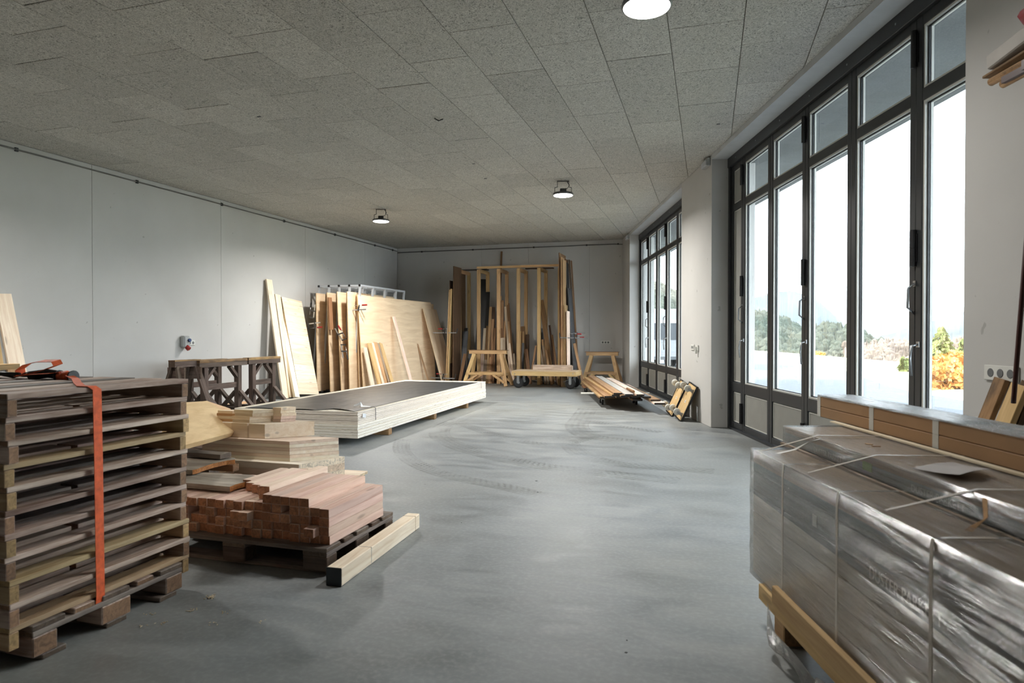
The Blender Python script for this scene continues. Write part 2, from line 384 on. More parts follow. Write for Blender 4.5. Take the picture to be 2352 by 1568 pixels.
def frame_mtx(p0, p1, side):
    """matrix: origin mid of p0-p1, x along p0->p1, y near `side`"""
    p0, p1 = Vector(p0), Vector(p1); x = (p1 - p0).normalized(); z = x.cross(Vector(side)).normalized(); y = z.cross(x)
    mt = Matrix((x, y, z)).transposed().to_4x4(); mt.translation = (p0 + p1) / 2; return mt
def bar(name, mat, p0, p1, w_, t_, side=(0, 0, 1), parent=None, bev=0.0):
    """square bar from p0 to p1, w_ along `side`, t_ across"""
    L = (Vector(p1) - Vector(p0)).length
    return link(name, boxmesh(L, w_, t_, mat, bev), parent, frame_mtx(p0, p1, side))
def lathe(prof, mat, n=20, cap=True):
    v = []; f = []
    for r, z in prof:
        for i in range(n): a = 2 * PI * i / n; v.append((r * math.cos(a), r * math.sin(a), z))
    for j in range(len(prof) - 1):
        for i in range(n): k = (i + 1) % n; f.append((j * n + i, j * n + k, (j + 1) * n + k, (j + 1) * n + i))
    if cap: f.append(tuple(range(n))[::-1]); f.append(tuple(range((len(prof) - 1) * n, len(prof) * n)))
    me = mesh('lathe', v, f, mat, False)
    for p in me.polygons: p.use_smooth = len(p.vertices) == 4
    return me
def tubemesh(pts, r, mat, n=8):
    pts = [Vector(p) for p in pts]; v = []; f = []; up = Vector((0, 0, 1))
    for i, p in enumerate(pts):
        d = (pts[min(i + 1, len(pts) - 1)] - pts[max(i - 1, 0)]).normalized()
        a = d.cross(up if abs(d.z) < 0.95 else Vector((1, 0, 0))).normalized(); b = d.cross(a)
        for k in range(n): t = 2 * PI * k / n; v.append(p + a * (r * math.cos(t)) + b * (r * math.sin(t)))
    for i in range(len(pts) - 1):
        for k in range(n): k2 = (k + 1) % n; f.append((i * n + k, i * n + k2, (i + 1) * n + k2, (i + 1) * n + k))
    f.append(tuple(range(n))[::-1]); f.append(tuple(range((len(pts) - 1) * n, len(pts) * n)))
    me = mesh('tube', v, f, mat)
    for p in me.polygons: p.use_smooth = len(p.vertices) == 4
    return me
def prism(foot, z0, z1, mat):
    n = len(foot); v = [(x, y, z0) for x, y in foot] + [(x, y, z1) for x, y in foot]
    f = [tuple(range(n))[::-1], tuple(range(n, 2 * n))] + [(i, (i + 1) % n, n + (i + 1) % n, n + i) for i in range(n)]
    return mesh('prism', v, f, mat)
def ribbon(pts, wd, width, th, mat, uv=False):
    """flat band along pts; wd = width direction (one vector or one per point)"""
    pts = [Vector(p) for p in pts]; v = []; f = []
    for i, p in enumerate(pts):
        d = (pts[min(i + 1, len(pts) - 1)] - pts[max(i - 1, 0)]).normalized()
        wv = Vector(wd[i] if isinstance(wd, list) else wd).normalized(); nn = d.cross(wv).normalized()
        for a, b in ((-1, -1), (1, -1), (1, 1), (-1, 1)): v.append(p + wv * (a * width / 2) + nn * (b * th / 2))
    for i in range(len(pts) - 1):
        for k in range(4): k2 = (k + 1) % 4; f.append((i * 4 + k, i * 4 + k2, i * 4 + 4 + k2, i * 4 + 4 + k))
    f.append((3, 2, 1, 0)); e = (len(pts) - 1) * 4; f.append((e, e + 1, e + 2, e + 3))
    return mesh('ribbon', v, f, mat)
def join_mesh(parts, mat):
    """parts: list of (mesh, matrix) -> one mesh"""
    v = []; f = []
    for me, mt in parts:
        k = len(v); v += [mt @ x.co for x in me.vertices]; f += [tuple(i + k for i in p.vertices) for p in me.polygons]
    return mesh('joined', v, f, mat)
def dup(root, mtx, label=None, group=None):
    r = root.copy(); COL.objects.link(r); r.matrix_basis = mtx
    if label: r['label'] = label
    if group: r['group'] = group
    for ch in list(root.children):
        c = ch.copy(); COL.objects.link(c); c.parent = r
        for g in list(ch.children): d = g.copy(); COL.objects.link(d); d.parent = c
    return r
ORD = ['first', 'second', 'third', 'fourth', 'fifth', 'sixth', 'seventh', 'eighth', 'ninth', 'tenth', 'eleventh', 'twelfth', 'thirteenth', 'fourteenth', 'fifteenth', 'sixteenth', 'seventeenth', 'eighteenth', 'nineteenth', 'twentieth']

# ================================================================ the room
H = 3.65
FA = R(105.9)
FM = Matrix.Translation((0.3, 9.23, 0)) @ Matrix.Rotation(FA, 4, 'Z')      # facade frame: x along the glass front (away), y inward, z up
def fp(s, n, z=0.0): return FM @ Vector((s, n, z))
def struct(name, me=None, mtx=None, label=None): return tag(link(name, me, None, mtx), label, None, None, 'structure')

fl = struct('floor', mesh('floor', [(-8.5, -4, 0), (3.2, -4, 0), (2.0, 3.0, 0), (-2.1, 17.4, 0), (-8.5, 17.4, 0)] + [(-8.5, -4, -.3), (3.2, -4, -.3), (2.0, 3.0, -.3), (-2.1, 17.4, -.3), (-8.5, 17.4, -.3)],
            [(0, 1, 2, 3, 4), (9, 8, 7, 6, 5), (0, 5, 6, 1), (1, 6, 7, 2), (2, 7, 8, 3), (3, 8, 9, 4), (4, 9, 5, 0)], M['floor']))
fl.data.vertices[1].co.x = fp(-13.6, 0).x + 0.0; fl.data.vertices[1].co.y = fp(-13.6, 0).y
fl.data.vertices[2].co = fp(-6.0, 0.0, 0); fl.data.vertices[6].co = fp(-13.6, 0, -.3); fl.data.vertices[7].co = fp(-6, 0, -.3)
fl.data.vertices[3].co = fp(8.3, 0, 0); fl.data.vertices[8].co = fp(8.3, 0, -.3)
# tyre marks in dried dust on the floor
def tyre(pix, wid):
    P_ = [atz(x, y) for x, y in pix]; pts = []
    for i in range(len(P_) - 1):
        a = P_[max(i - 1, 0)]; b = P_[i]; c = P_[i + 1]; d = P_[min(i + 2, len(P_) - 1)]
        for k in range(8):
            t = k / 8; pts.append(0.5 * ((2 * b) + (-a + c) * t + (2 * a - 5 * b + 4 * c - d) * t * t + (-a + 3 * b - 3 * c + d) * t ** 3))
    pts.append(P_[-1]); v = []; f = []; uv = []; L = 0
    for i, p in enumerate(pts):
        if i: L += (p - pts[i - 1]).length
        d = (pts[min(i + 1, len(pts) - 1)] - pts[max(i - 1, 0)]).normalized(); q = Vector((-d.y, d.x, 0)) * wid / 2
        for sgn in (-1, 1): w_ = p + q * sgn; v.append((w_.x, w_.y, 0.0009)); uv.append((L, 0.5 + sgn / 2))
        if i: k = 2 * i; f.append((k - 2, k - 1, k + 1, k))
    link('tyre_mark', mesh('tyre_mark', v, f, M['tyremark'], False, uv), fl)
tyre([(1065, 960), (1020, 978), (1010, 1000), (1045, 1022), (1100, 1040), (1180, 1058), (1260, 1072), (1420, 1090), (1560, 1104)], .27)
tyre([(925, 1008), (922, 1032), (945, 1058), (1000, 1083), (1080, 1103), (1160, 1118), (1230, 1135)], .19)
tyre([(1060, 972), (1095, 985), (1160, 1005), (1230, 1018), (1290, 1020), (1340, 1008), (1368, 1000)], .2)
tyre([(1350, 938), (1335, 960), (1325, 980), (1350, 1000), (1400, 1008), (1470, 1016), (1590, 1028)], .33)
tyre([(1350, 965), (1400, 975), (1460, 985), (1520, 992)], .2)
tyre([(1270, 1006), (1300, 1012), (1330, 1040), (1400, 1062), (1500, 1072), (1640, 1082)], .24)
for px, py, r_ in ((1438, 1498, .006), (1232, 1104, .012), (1235, 1130, .009), (480, 1374, .01), (1060, 1200, .004), (1440, 1470, .004)):
    p = atz(px, py); link('dirt_spot', lathe([(r_, 0.0), (r_ * .8, 0.0015)], M['cap'], 9), fl, Matrix.Translation(p))

# ceiling: backing slab and staggered wood-wool boards
ce = struct('ceiling', prism([(-8.5, -4.2), tuple(fp(-14, -.05))[:2], tuple(fp(8.0, -.05))[:2], (-8.5, 16.8)], H + .022, H + .2, M['ceil']))
ci = ce.matrix_basis.inverted()
BW, BL, cnt = 0.562, 0.905, 0
rj = random.Random(3)
far = []
for k in range(-12, 9):
    x0 = -1.996 + BW * k; x1 = x0 + BW
    if x0 < -8.4: x0 = -8.36
    off = (4.863 if k % 2 == 0 else 4.863 + 0.45) + (rj.uniform(-.16, .16) if k < -2 else 0)
    j = -4
    while off + BL * j < 16.6:
        y0 = max(off + BL * j, 2.3); y1 = min(off + BL * (j + 1), 16.6); j += 1
        if y1 - y0 < .05: continue
        q = FM.inverted() @ Vector((x0, y0, 0))
        if q.y < 0.02: continue
        dz = rj.uniform(0, .004)
        q2 = FM.inverted() @ Vector((x1, y1, 0)); over = -min(q2.y, 0)
        if over > .05: x1 -= over * .9
        if x1 - x0 < .05: continue
        c = Vector(((x0 + x1) / 2, (y0 + y1) / 2, H + .011 + dz)); sx_, sy_ = x1 - x0 - .006, y1 - y0 - .006
        if y0 > 13.2 or (y0 > 11.8 and x0 < -5.5): far.append((sx_, sy_, c)); continue
        bm_ = boxmesh(sy_, sx_, .02, M['ceil'], .002)
        o = link('ceiling_board', bm_, ce, ci @ Matrix.Translation(c) @ Matrix.Rotation(PI / 2, 4, 'Z') @ Matrix.Rotation(rj.uniform(-.0012, .0012), 4, 'Y')); cnt += 1
tag(link('far_ceiling_boards', join_mesh([(boxmesh(a, b, .02, M['ceil'], .002), Matrix.Translation(c)) for a, b, c in far], M['ceil']), ce, ci), kind='stuff')
print('ceiling boards', cnt, len(far))
hook = link('loose_cable_end', tubemesh([(0, 0, 0), (.05, 0, -.03), (.1, .01, -.012)], .006, M['blackplastic']), ce, ci @ Matrix.Translation(atz(998, 272, H)))
for px, py in ((595, 268), (1088, 376), (1115, 410), (1650, 285)):
    p = atz(px, py, H); link('screw_plate', boxmesh(.04, .02, .006, M['darksteel']), ce, ci @ Matrix.Translation(p))

# walls
WX = -8.36; WY = 16.6
wl = struct('wall_left', boxmesh(.2, 21.2, 4.2, M['trimwhite']), Matrix.Translation((WX - .12, 6.5, 1.9)))
ys = [-4, -.5, 2.05, 4.6, 7.15, 9.70, 12.25, 14.8, 16.6]
wi = wl.matrix_basis.inverted()
for a, b in zip(ys, ys[1:]): link('wall_panel', boxmesh(.02, b - a - .005, H, M['wall'], .0015), wl, wi @ Matrix.Translation((WX - .01, (a + b) / 2, H / 2)))
wb = struct('wall_back', boxmesh(6.9, .2, 4.2, M['trimwhite']), Matrix.Translation((-5.1, WY + .12, 1.9)))
wi = wb.matrix_basis.inverted(); xs = [-8.36, -5.86, -4.55, -2.93, -1.7]
for a, b in zip(xs, xs[1:]): link('wall_panel', boxmesh(b - a - .005, .02, H, M['wall'], .0015), wb, wi @ Matrix.Translation(((a + b) / 2, WY + .01, H / 2)))
struct('wall_front', boxmesh(14, .2, 4.2, M['wall']), Matrix.Translation((-2.0, -4.1, 1.9)))
def pier(name, s0, s1, n1):
    o = struct(name, boxmesh(s1 - s0, n1 + .3, H, M['wall'], .004), FM @ Matrix.Translation(((s0 + s1) / 2, (n1 - .3) / 2, H / 2 + .001)))
    return o
pier('wall_right_pier', 0.0, 1.645, .28)
pier('wall_right_far_pier', 6.65, 8.0, .28)
pier('wall_right_near_pier', -13.4, -5.0, .28)
struct('trim_1', boxmesh(5.0, .34, .06, M['trimwhite']), FM @ Matrix.Translation((-2.5, .11, H - .03 + .002)))
struct('trim_2', boxmesh(5.0, .34, .06, M['trimwhite']), FM @ Matrix.Translation((4.15, .11, H - .03 + .002)))
# outside: soffit slab and an unseen block above it, added to keep sun off the yard
sf = struct('soffit', boxmesh(26, 1.42, .3, M['concrete_out']), FM @ Matrix.Translation((-2.0, -.73, 3.6 + .15)))
link('soffit_beam', boxmesh(26, .5, .1, M['concrete_out']), sf, Matrix.Translation((0, .46, -.16)))
struct('sun_block_roof', prism([(-8.9, -4.4), tuple(fp(-14, -.15))[:2], tuple(fp(8.6, -.15))[:2], (-8.9, 17.2)], 3.9, 8.2, M['sun_block_roof']))

# ---------------------------------------------------------------- glazed folding fronts
def front(s_far, s_near, edges, hinge_at, first_no, solid_leaf):
    """outer frame + leaves between consecutive edges"""
    T = struct('window_%d' % first_no, None, FM @ Matrix.Translation((s_near, 0, 0)))
    W_ = s_far - s_near
    bx('header', M['frame'], (W_ / 2, 0, 3.535), (W_, .14, .13), T, bev=.004)
    bx('threshold', M['frame'], (W_ / 2, 0, .0125), (W_, .12, .025), T)
    bx('jamb', M['frame'], (.03, 0, 1.75), (.06, .12, 3.45), T, bev=.003); bx('jamb', M['frame'], (W_ - .03, 0, 1.75), (.06, .12, 3.45), T, bev=.003)
    for i in range(7): bx('screw', M['steel'], (.35 + i * .72, .072, 3.53), (.014, .006, .014), T)
    for i, (a, b) in enumerate(zip(edges, edges[1:])):
        lo, hi = min(a, b) + .002, max(a, b) - .002; c = (lo + hi) / 2; wd = hi - lo
        L = tag(link('door_%d' % (first_no * 10 + i), None, None, FM @ Matrix.Translation((c, 0, 0))), kind='structure')
        st = .068
        for sg in (-1, 1): bx('stile', M['frame'], (sg * (wd / 2 - st / 2), 0, 1.752), (st, .07, 3.435), L, bev=.004)
        iw = wd - 2 * st
        for z0, z1 in ((.035, .10), (.505, .63), (2.875, 2.96), (3.40, 3.468)): bx('rail', M['frame'], (0, 0, (z0 + z1) / 2), (iw, .066, z1 - z0), L, bev=.003)
        opens = [(.10, .505, 'panel'), (.63, 2.875, 'glass'), (2.96, 3.40, 'glass')]
        for z0, z1, kd in opens:
            if kd == 'panel' or wd < solid_leaf:
                bx('door_panel', M['doorpanel'], (0, .0, (z0 + z1) / 2), (iw - .012, .03, z1 - z0 - .012), L, bev=.002)
                for sg in (-1, 1): bx('panel_bead', M['bead'], (sg * (iw / 2 - .014), .018, (z0 + z1) / 2), (.01, .008, z1 - z0 - .02), L)
                bx('panel_bead', M['bead'], (0, .018, z0 + .014), (iw - .03, .008, .01), L); bx('panel_bead', M['bead'], (0, .018, z1 - .014), (iw - .03, .008, .01), L)
            else:
                bx('pane', M['glass'], (0, -.004, (z0 + z1) / 2), (iw - .004, .02, z1 - z0 - .004), L)
                for sg in (-1, 1):
                    bx('glazing_bead', M['bead'], (sg * (iw / 2 - .008), .016, (z0 + z1) / 2), (.016, .018, z1 - z0), L)
                    bx('gasket', M['frame_in'], (sg * (iw / 2 - .013), .0, (z0 + z1) / 2), (.026, .012, z1 - z0), L)
                    bx('glazing_bead', M['bead'], (sg * (iw / 2 - .01), -.024, (z0 + z1) / 2), (.02, .018, z1 - z0), L)
                for z_, sg in ((z0 + .008, 1), (z1 - .008, -1)):
                    bx('glazing_bead', M['bead'], (0, .016, z_), (iw - .034, .018, .016), L); bx('gasket', M['frame_in'], (0, 0, z_ + sg * .004), (iw - .054, .012, .026), L)
                    bx('glazing_bead', M['bead'], (0, -.024, z_), (iw - .042, .018, .02), L)
        if any(abs(hi - h) < .02 for h in hinge_at):
            x = hi + .002 - c
            for z_ in (.25, 1.86, 3.26):
                h = link('hinge', join_mesh([(lathe([(.0, -.13), (.021, -.128), (.021, -.003), (.018, -.001), (.021, .001), (.021, .128), (.0, .13)], None, 12, False), Matrix.Identity(4)),
                    (boxmesh(.06, .012, .2, None), Matrix.Translation((0, -.016, 0)))], M['frame_in']), L, Matrix.Translation((x, .052, z_)))
            for z_, dr in ((1.50, 1), (1.12, -1)):
                ph = [(x - .0, .04, z_ + .11), (x - .005, .085, z_ + .08), (x - .005, .09, z_ - .06), (x, .04, z_ - .1)] if dr == 1 else [(x - .045, .04, z_ + .06), (x - .045, .085, z_ + .05), (x - .05, .095, z_ - .04), (x - .05, .085, z_ - .16)]
                hd = link('handle', tubemesh(ph, .009, M['steel']), L); bx('handle_plate', M['steel'], (x if dr == 1 else x - .045, .038, z_ + (.11 if dr == 1 else .06)), (.03, .008, .04), L)
    return T
front(0.0, -5.0, [-.065, -.51, -1.415, -2.32, -3.22, -4.125, -4.94], [-.51, -2.32, -4.125], 1, .5)
front(6.65, 1.645, [6.585, 5.68, 4.775, 3.87, 2.965, 2.06, 1.71], [5.68, 3.87, 2.06], 2, .5)
# second opening behind the camera
NEAR_BAY = False
if NEAR_BAY:
    front(-8.3, -13.3, [-8.365, -8.81, -9.715, -10.62, -11.52, -12.425, -13.24], [], 3, .5)
    struct('trim_3', boxmesh(5.0, .34, .06, M['trimwhite']), FM @ Matrix.Translation((-10.8, .11, H - .03 + .002)))

# ================================================================ outside
def frame_pt(px, py, dist): return atd(px, py, dist)
yard = struct('yard_ground', None)
me = mesh('yard', [fp(-30, -.3, -.04), fp(30, -.3, -.04), fp(60, -.3, -.04), fp(48, -14.5, -.05), fp(20, -15.0, -.05), fp(5, -14.5, -.05), fp(-5, -13.2, -.05), fp(-30, -13, -.05)], [(0, 7, 6, 5, 4, 3, 2, 1)], M['gravel'])
yard.data = me if False else None
bpy.data.objects.remove(yard)
struct('yard_ground', me)
def ridge(name, pix, dist, base, mat, depth, label, cat, noise=0.0, seed=1, kind=None):
    """hill: crest line through pixels at a distance, real slope in front and behind"""
    rr = random.Random(seed); crest = []
    for i in range(len(pix) - 1):
        for k in range(10):
            t = k / 10; x = pix[i][0] * (1 - t) + pix[i + 1][0] * t; y = pix[i][1] * (1 - t) + pix[i + 1][1] * t
            p = atd(x, y, dist); p.z += rr.uniform(-noise, noise); crest.append(p)
    crest.append(atd(*pix[-1], dist)); v = []; f = []
    rows = [(-depth, 0.0), (-depth * .72, .22), (-depth * .45, .48), (-depth * .22, .76), (0, 1.0), (depth * .5, .7), (depth, 0.0)]
    for j, (dd, hh) in enumerate(rows):
        for p in crest:
            d = Vector((p.x, p.y, 0)).normalized(); z = base + (p.z - base) * hh + (rr.uniform(-noise, noise) * 1.5 if 0 < hh < 1 else 0)
            v.append((p.x + d.x * dd, p.y + d.y * dd, z))
    n = len(crest)
    for j in range(len(rows) - 1):
        for i in range(n - 1): f.append((j * n + i, j * n + i + 1, (j + 1) * n + i + 1, (j + 1) * n + i))
    o = link(name, mesh(name, v, f, mat, True)); tag(o, label, cat, None, kind); return o, crest
# meadow plateau beyond the gravel, and the valley floor
mv = []; mf = []
edge = [(1400, 798), (1560, 798), (1640, 799), (1720, 803), (1780, 812), (1860, 829), (1945, 850), (2010, 872), (2080, 893), (2150, 905), (2230, 918), (2500, 960)]
near = [fp(75, -14.6), fp(50, -14.6), fp(36, -14.8), fp(28, -15), fp(20, -15), fp(12, -14.8), fp(6, -14.5), fp(1, -14.0), fp(-2, -13.6), fp(-5, -13.2), fp(-10, -13.1), fp(-30, -13)]
for k, ((px, py), q) in enumerate(zip(edge, near)):
    e = atz(px, py, 0.0)
    if (e - fp(0, 0)).length < 15 : pass
    for t in (0, .33, .66, 1): mv.append((q.x * (1 - t) + e.x * t, q.y * (1 - t) + e.y * t, -.045 + .05 * math.sin(t * PI)))
    d = Vector((e.x, e.y, 0)).normalized(); mv.append((e.x + d.x * 14, e.y + d.y * 14, -6.5)); mv.append((e.x + d.x * 40, e.y + d.y * 40, -14))
for i in range(len(edge) - 1):
    for j in range(5): mf.append((i * 6 + j, i * 6 + j + 1, i * 6 + 7 + j, i * 6 + 6 + j))
struct('meadow_ground', mesh('meadow', mv, mf, M['meadow']))
struct('valley_ground', mesh('valley', [(-900, 20, -14), (1500, 20, -14), (2400, 3200, -20), (-1800, 3200, -20)], [(0, 1, 2, 3)], M['valley']))
cr = {}
def hill(*a, **k):
    o, c = ridge(*a, **k); cr[a[0]] = c; return o
hill('mountain', [(1380, 700), (1480, 690), (1560, 698), (1640, 700), (1700, 684), (1735, 683), (1765, 676), (1790, 671), (1815, 668), (1850, 676), (1880, 690), (1905, 712), (1930, 735), (1950, 750), (1985, 768)], 2300, -20, M['mount'], 700,
     'pale hazy rocky mountain with a rounded summit seen through the left panes', 'mountain', noise=1.6, seed=2)
hill('mountain', [(1935, 772), (1975, 762), (2010, 748), (2050, 728), (2075, 712), (2110, 720), (2140, 738), (2170, 760)], 3000, -20, M['mount'], 700,
     'faintest far mountain between the two nearer slopes', 'mountain', noise=1.6, seed=3)
hill('mountain', [(1990, 775), (2040, 768), (2090, 752), (2130, 740), (2170, 732), (2210, 716), (2280, 690), (2400, 660)], 1500, -20, M['mount'], 420,
     'pale hillside rising to the right behind the spruce tree', 'mountain', noise=1.2, seed=4)
hill('wooded_hill', [(1300, 610), (1380, 622), (1440, 636), (1480, 645), (1500, 652), (1520, 662), (1545, 674), (1570, 688), (1620, 705), (1680, 716), (1730, 722), (1770, 728), (1800, 738), (1840, 762), (1880, 790)], 420, -14, M['forest'], 190,
     'dark wooded hill rising to the left behind the parked vehicles', 'hill', noise=1.5, seed=5)
hill('wooded_hill', [(1800, 790), (1850, 766), (1880, 756), (1910, 753), (1945, 756), (1975, 764), (1995, 782), (2030, 795)], 330, -14, M['forest'], 90,
     'small dark wooded knoll in the middle of the valley view', 'hill', noise=1.2, seed=6)
hill('wooded_hill', [(1940, 790), (1990, 786), (2040, 780), (2080, 782), (2120, 776), (2160, 782), (2230, 776), (2400, 760)], 260, -14, M['forest2'], 80,
     'brown bare woodland slope behind the green spruce', 'hill', noise=1.2, seed=7)
# forests on the hills: thousands of trees, nobody could count them
def forest(name, crest, n, base, depth, hmin, hmax, mat, label, seed, lo=.1):
    rr = random.Random(seed); v = []; f = []
    rows = [(-depth, 0.0), (-depth * .72, .22), (-depth * .45, .48), (-depth * .22, .76), (0, 1.0)]
    for _ in range(n):
        i = rr.uniform(0, len(crest) - 1.001); a = crest[int(i)]; b = crest[int(i) + 1]; p = a.lerp(b, i - int(i)); t = rr.uniform(lo, 1.0)
        t = t * 4; k = min(int(t), 3); u = t - k; dd = rows[k][0] * (1 - u) + rows[k + 1][0] * u; hh = rows[k][1] * (1 - u) + rows[k + 1][1] * u
        d = Vector((p.x, p.y, 0)).normalized(); x = p.x + d.x * dd; y = p.y + d.y * dd; z = base + (p.z - base) * hh - .8
        h = rr.uniform(hmin, hmax); r_ = h * rr.uniform(.16, .3); conif = rr.random() < .6
        rings = [(r_, .12), (r_ * .62, .55), (0.03, 1.0)] if conif else [(r_ * .5, .15), (r_ * 1.3, .5), (r_ * .9, .82), (.05, .97)]
        m_ = 5; o = len(v); ph = rr.uniform(0, 6)
        for q, (rr_, zz) in enumerate(rings):
            for c in range(m_): an = ph + 2 * PI * c / m_; v.append((x + rr_ * math.cos(an) * rr.uniform(.8, 1.2), y + rr_ * math.sin(an), z + h * zz))
        for q in range(len(rings) - 1):
            for c in range(m_): c2 = (c + 1) % m_; f.append((o + q * m_ + c, o + q * m_ + c2, o + (q + 1) * m_ + c2, o + (q + 1) * m_ + c))
    tag(link(name, mesh(name, v, f, mat)), label, 'forest', None, 'stuff')
hc = [c for k, c in cr.items()]
WH = [o for o in bpy.data.objects if o.name.startswith('wooded_hill')]
crs = []
for pix, dist, sd in (([(1300, 610), (1380, 622), (1440, 636), (1480, 645), (1500, 652), (1520, 662), (1545, 674), (1570, 688), (1620, 705), (1680, 716), (1730, 722), (1770, 728), (1800, 738), (1840, 762), (1880, 790)], 420, 0),
                      ([(1800, 790), (1850, 766), (1880, 756), (1910, 753), (1945, 756), (1975, 764), (1995, 782), (2030, 795)], 330, 1), ([(1940, 790), (1990, 786), (2040, 780), (2080, 782), (2120, 776), (2160, 782), (2230, 776), (2400, 760)], 260, 2)):
    crs.append([atd(x, y + 14, dist) for x, y in pix])
forest('conifer_forest', crs[0], 5200, -14, 190, 6, 9.5, M['forest'], 'dark conifers covering the hill on the left of the valley', 11)
forest('conifer_forest', crs[1], 1000, -14, 90, 5, 8, M['forest'], 'dark conifers covering the small knoll in the valley', 12)
forest('bare_woodland', crs[2], 1600, -14, 80, 2.5, 4.5, M['forest2'], 'bare brown broadleaved trees on the slope behind the spruce', 13)

def leafcloud(blobs, n, size, mat, seed, droop=0.0):
    rr = random.Random(seed); v = []; f = []; tot = sum(b[3] ** 2 for b in blobs)
    for (x, y, z, r_, zs) in blobs:
        for _ in range(int(n * r_ * r_ / tot)):
            a = rr.uniform(0, 2 * PI); u = rr.uniform(-1, 1); q = r_ * rr.uniform(.6, 1.05); c = math.sqrt(1 - u * u)
            p = Vector((x + q * c * math.cos(a), y + q * c * math.sin(a), z + q * u * zs)); s = size * rr.uniform(.6, 1.3)
            e1 = Vector((rr.uniform(-1, 1), rr.uniform(-1, 1), rr.uniform(-1, 1) - droop)).normalized() * s; e2 = e1.cross(Vector((rr.uniform(-1, 1), rr.uniform(-1, 1), rr.uniform(-1, 1)))).normalized() * s * .7
            k = len(v); v += [p - e1, p + e2, p + e1, p - e2]; f.append((k, k + 1, k + 2, k + 3))
    return mesh('leaves', v, f, mat)
def spruce(px, py_top, dist, zb, rad, label, seed, n=16):
    top = atd(px, py_top, dist); h = top.z - zb
    T = thing('spruce_tree', label, 'tree', (top.x, top.y, zb))
    link('trunk', lathe([(.2, 0), (.14, h * .5), (.02, h * .97)], M['bark'], 8), T)
    rr = random.Random(seed); v = []; f = []
    for i in range(n * 14):
        t = rr.random() ** .8; z = h * (.04 + .95 * t); r_ = rad * (1 - t) ** .85 * rr.uniform(.7, 1.1) + .05; a = rr.uniform(0, 2 * PI)
        tip = Vector((r_ * math.cos(a), r_ * math.sin(a), z - r_ * .22)); root = Vector((0, 0, z)); side = Vector((-math.sin(a), math.cos(a), 0))
        for k in range(11):
            u = .18 + .82 * k / 10; p = root.lerp(tip, u); p.z += .1 * rr.uniform(-1, 1); wdt = r_ * .26 * (1.15 - u) + .07
            for sg in (-1, 1):
                q = len(v); e = side * sg * wdt + (tip - root).normalized() * wdt * .9 + Vector((0, 0, rr.uniform(-.3, .05) * wdt)); v += [p, p + e * .5 + Vector((0, 0, .04)), p + e, p + e * .5 - Vector((0, 0, .05)) + (tip - root).normalized() * .05]; f.append((q, q + 1, q + 2, q + 3))
    link('needles', mesh('needles', v, f, M['spruce']), T); return T
spruce(2160, 752, 30, -3.2, 2.0, 'tall sunlit green spruce behind the orange bushes', 21, 22)
spruce(2078, 822, 26, -2.2, .62, 'narrow young spruce left of the dark door post', 22, 10)
spruce(2216, 776, 34, -3.0, 1.5, 'spruce partly hidden by the white pier', 23, 14)
spruce(1994, 838, 62, -4.2, .9, 'lone small conifer standing in the sloping field', 24, 8)
def bush(px, py, dist, zb, r_, label, seed):
    c = atd(px, py, dist); T = thing('autumn_bush', label, 'bush', (c.x, c.y, zb)); rr = random.Random(seed)
    hz = c.z - zb
    for k in range(4): link('stem', tubemesh([(rr.uniform(-.15, .15), rr.uniform(-.15, .15), 0), (rr.uniform(-.4, .4) * r_, rr.uniform(-.4, .4) * r_, hz)], .03, M['bark'], 6), T)
    link('foliage', leafcloud([(rr.uniform(-.7, .7) * r_, rr.uniform(-.7, .7) * r_, hz + rr.uniform(-.8, .6) * r_, r_ * rr.uniform(.35, .62), .9) for _ in range(13)], 3800, .07, M['autumn'], seed), T)
bush(2202, 880, 19.0, -1.3, .72, 'large orange autumn bush against the white pier', 31)
bush(2150, 905, 18.2, -1.4, .32, 'small low orange bush right of the dark door post', 32)
bush(1882, 815, 75, -3.5, .6, 'small ochre tree at the edge of the far meadow', 33)

# vehicles parked outside the far front
def wheel(name, r_, wd, parent, loc, axis_rot, rubber, hub):
    t = link(name, lathe([(r_ * .55, -wd / 2), (r_ * .92, -wd / 2), (r_, -wd * .3), (r_, wd * .3), (r_ * .92, wd / 2), (r_ * .55, wd / 2)], rubber, 24), parent, Matrix.Translation(loc) @ axis_rot)
    link('hub', lathe([(r_ * .56, -wd * .52), (r_ * .2, -wd * .56), (r_ * .2, wd * .56), (r_ * .56, wd * .52)], hub, 20), t); return t
vb = atz(1540, 843, 0); vd = Vector((vb.x, vb.y, 0)).normalized()
V = thing('van', 'white van parked outside behind the far glazed front', 'van', (vb.x + vd.x * 2.0, vb.y + vd.y * 2.0, -.04), math.atan2(-vd.y, -vd.x) + .5)
prof = [(2.3, .35), (2.32, .85), (2.2, 1.05), (1.5, 1.22), (.85, 1.95), (.5, 2.1), (-2.3, 2.1), (-2.4, 1.9), (-2.4, .35)]
hw = .95
vv = [(x, y, z) for y in (-hw, hw) for x, z in prof]; n_ = len(prof)
body = link('body', mesh('van_body', vv, [tuple(range(n_)), tuple(range(2 * n_ - 1, n_ - 1, -1))] + [(i, n_ + i, n_ + (i + 1) % n_, (i + 1) % n_) for i in range(n_)], M['van_white']), V)
bar('windscreen', M['van_glass'], (1.46, 0, 1.27), (.9, 0, 1.92), 1.62, .03, (0, 1, 0), V)
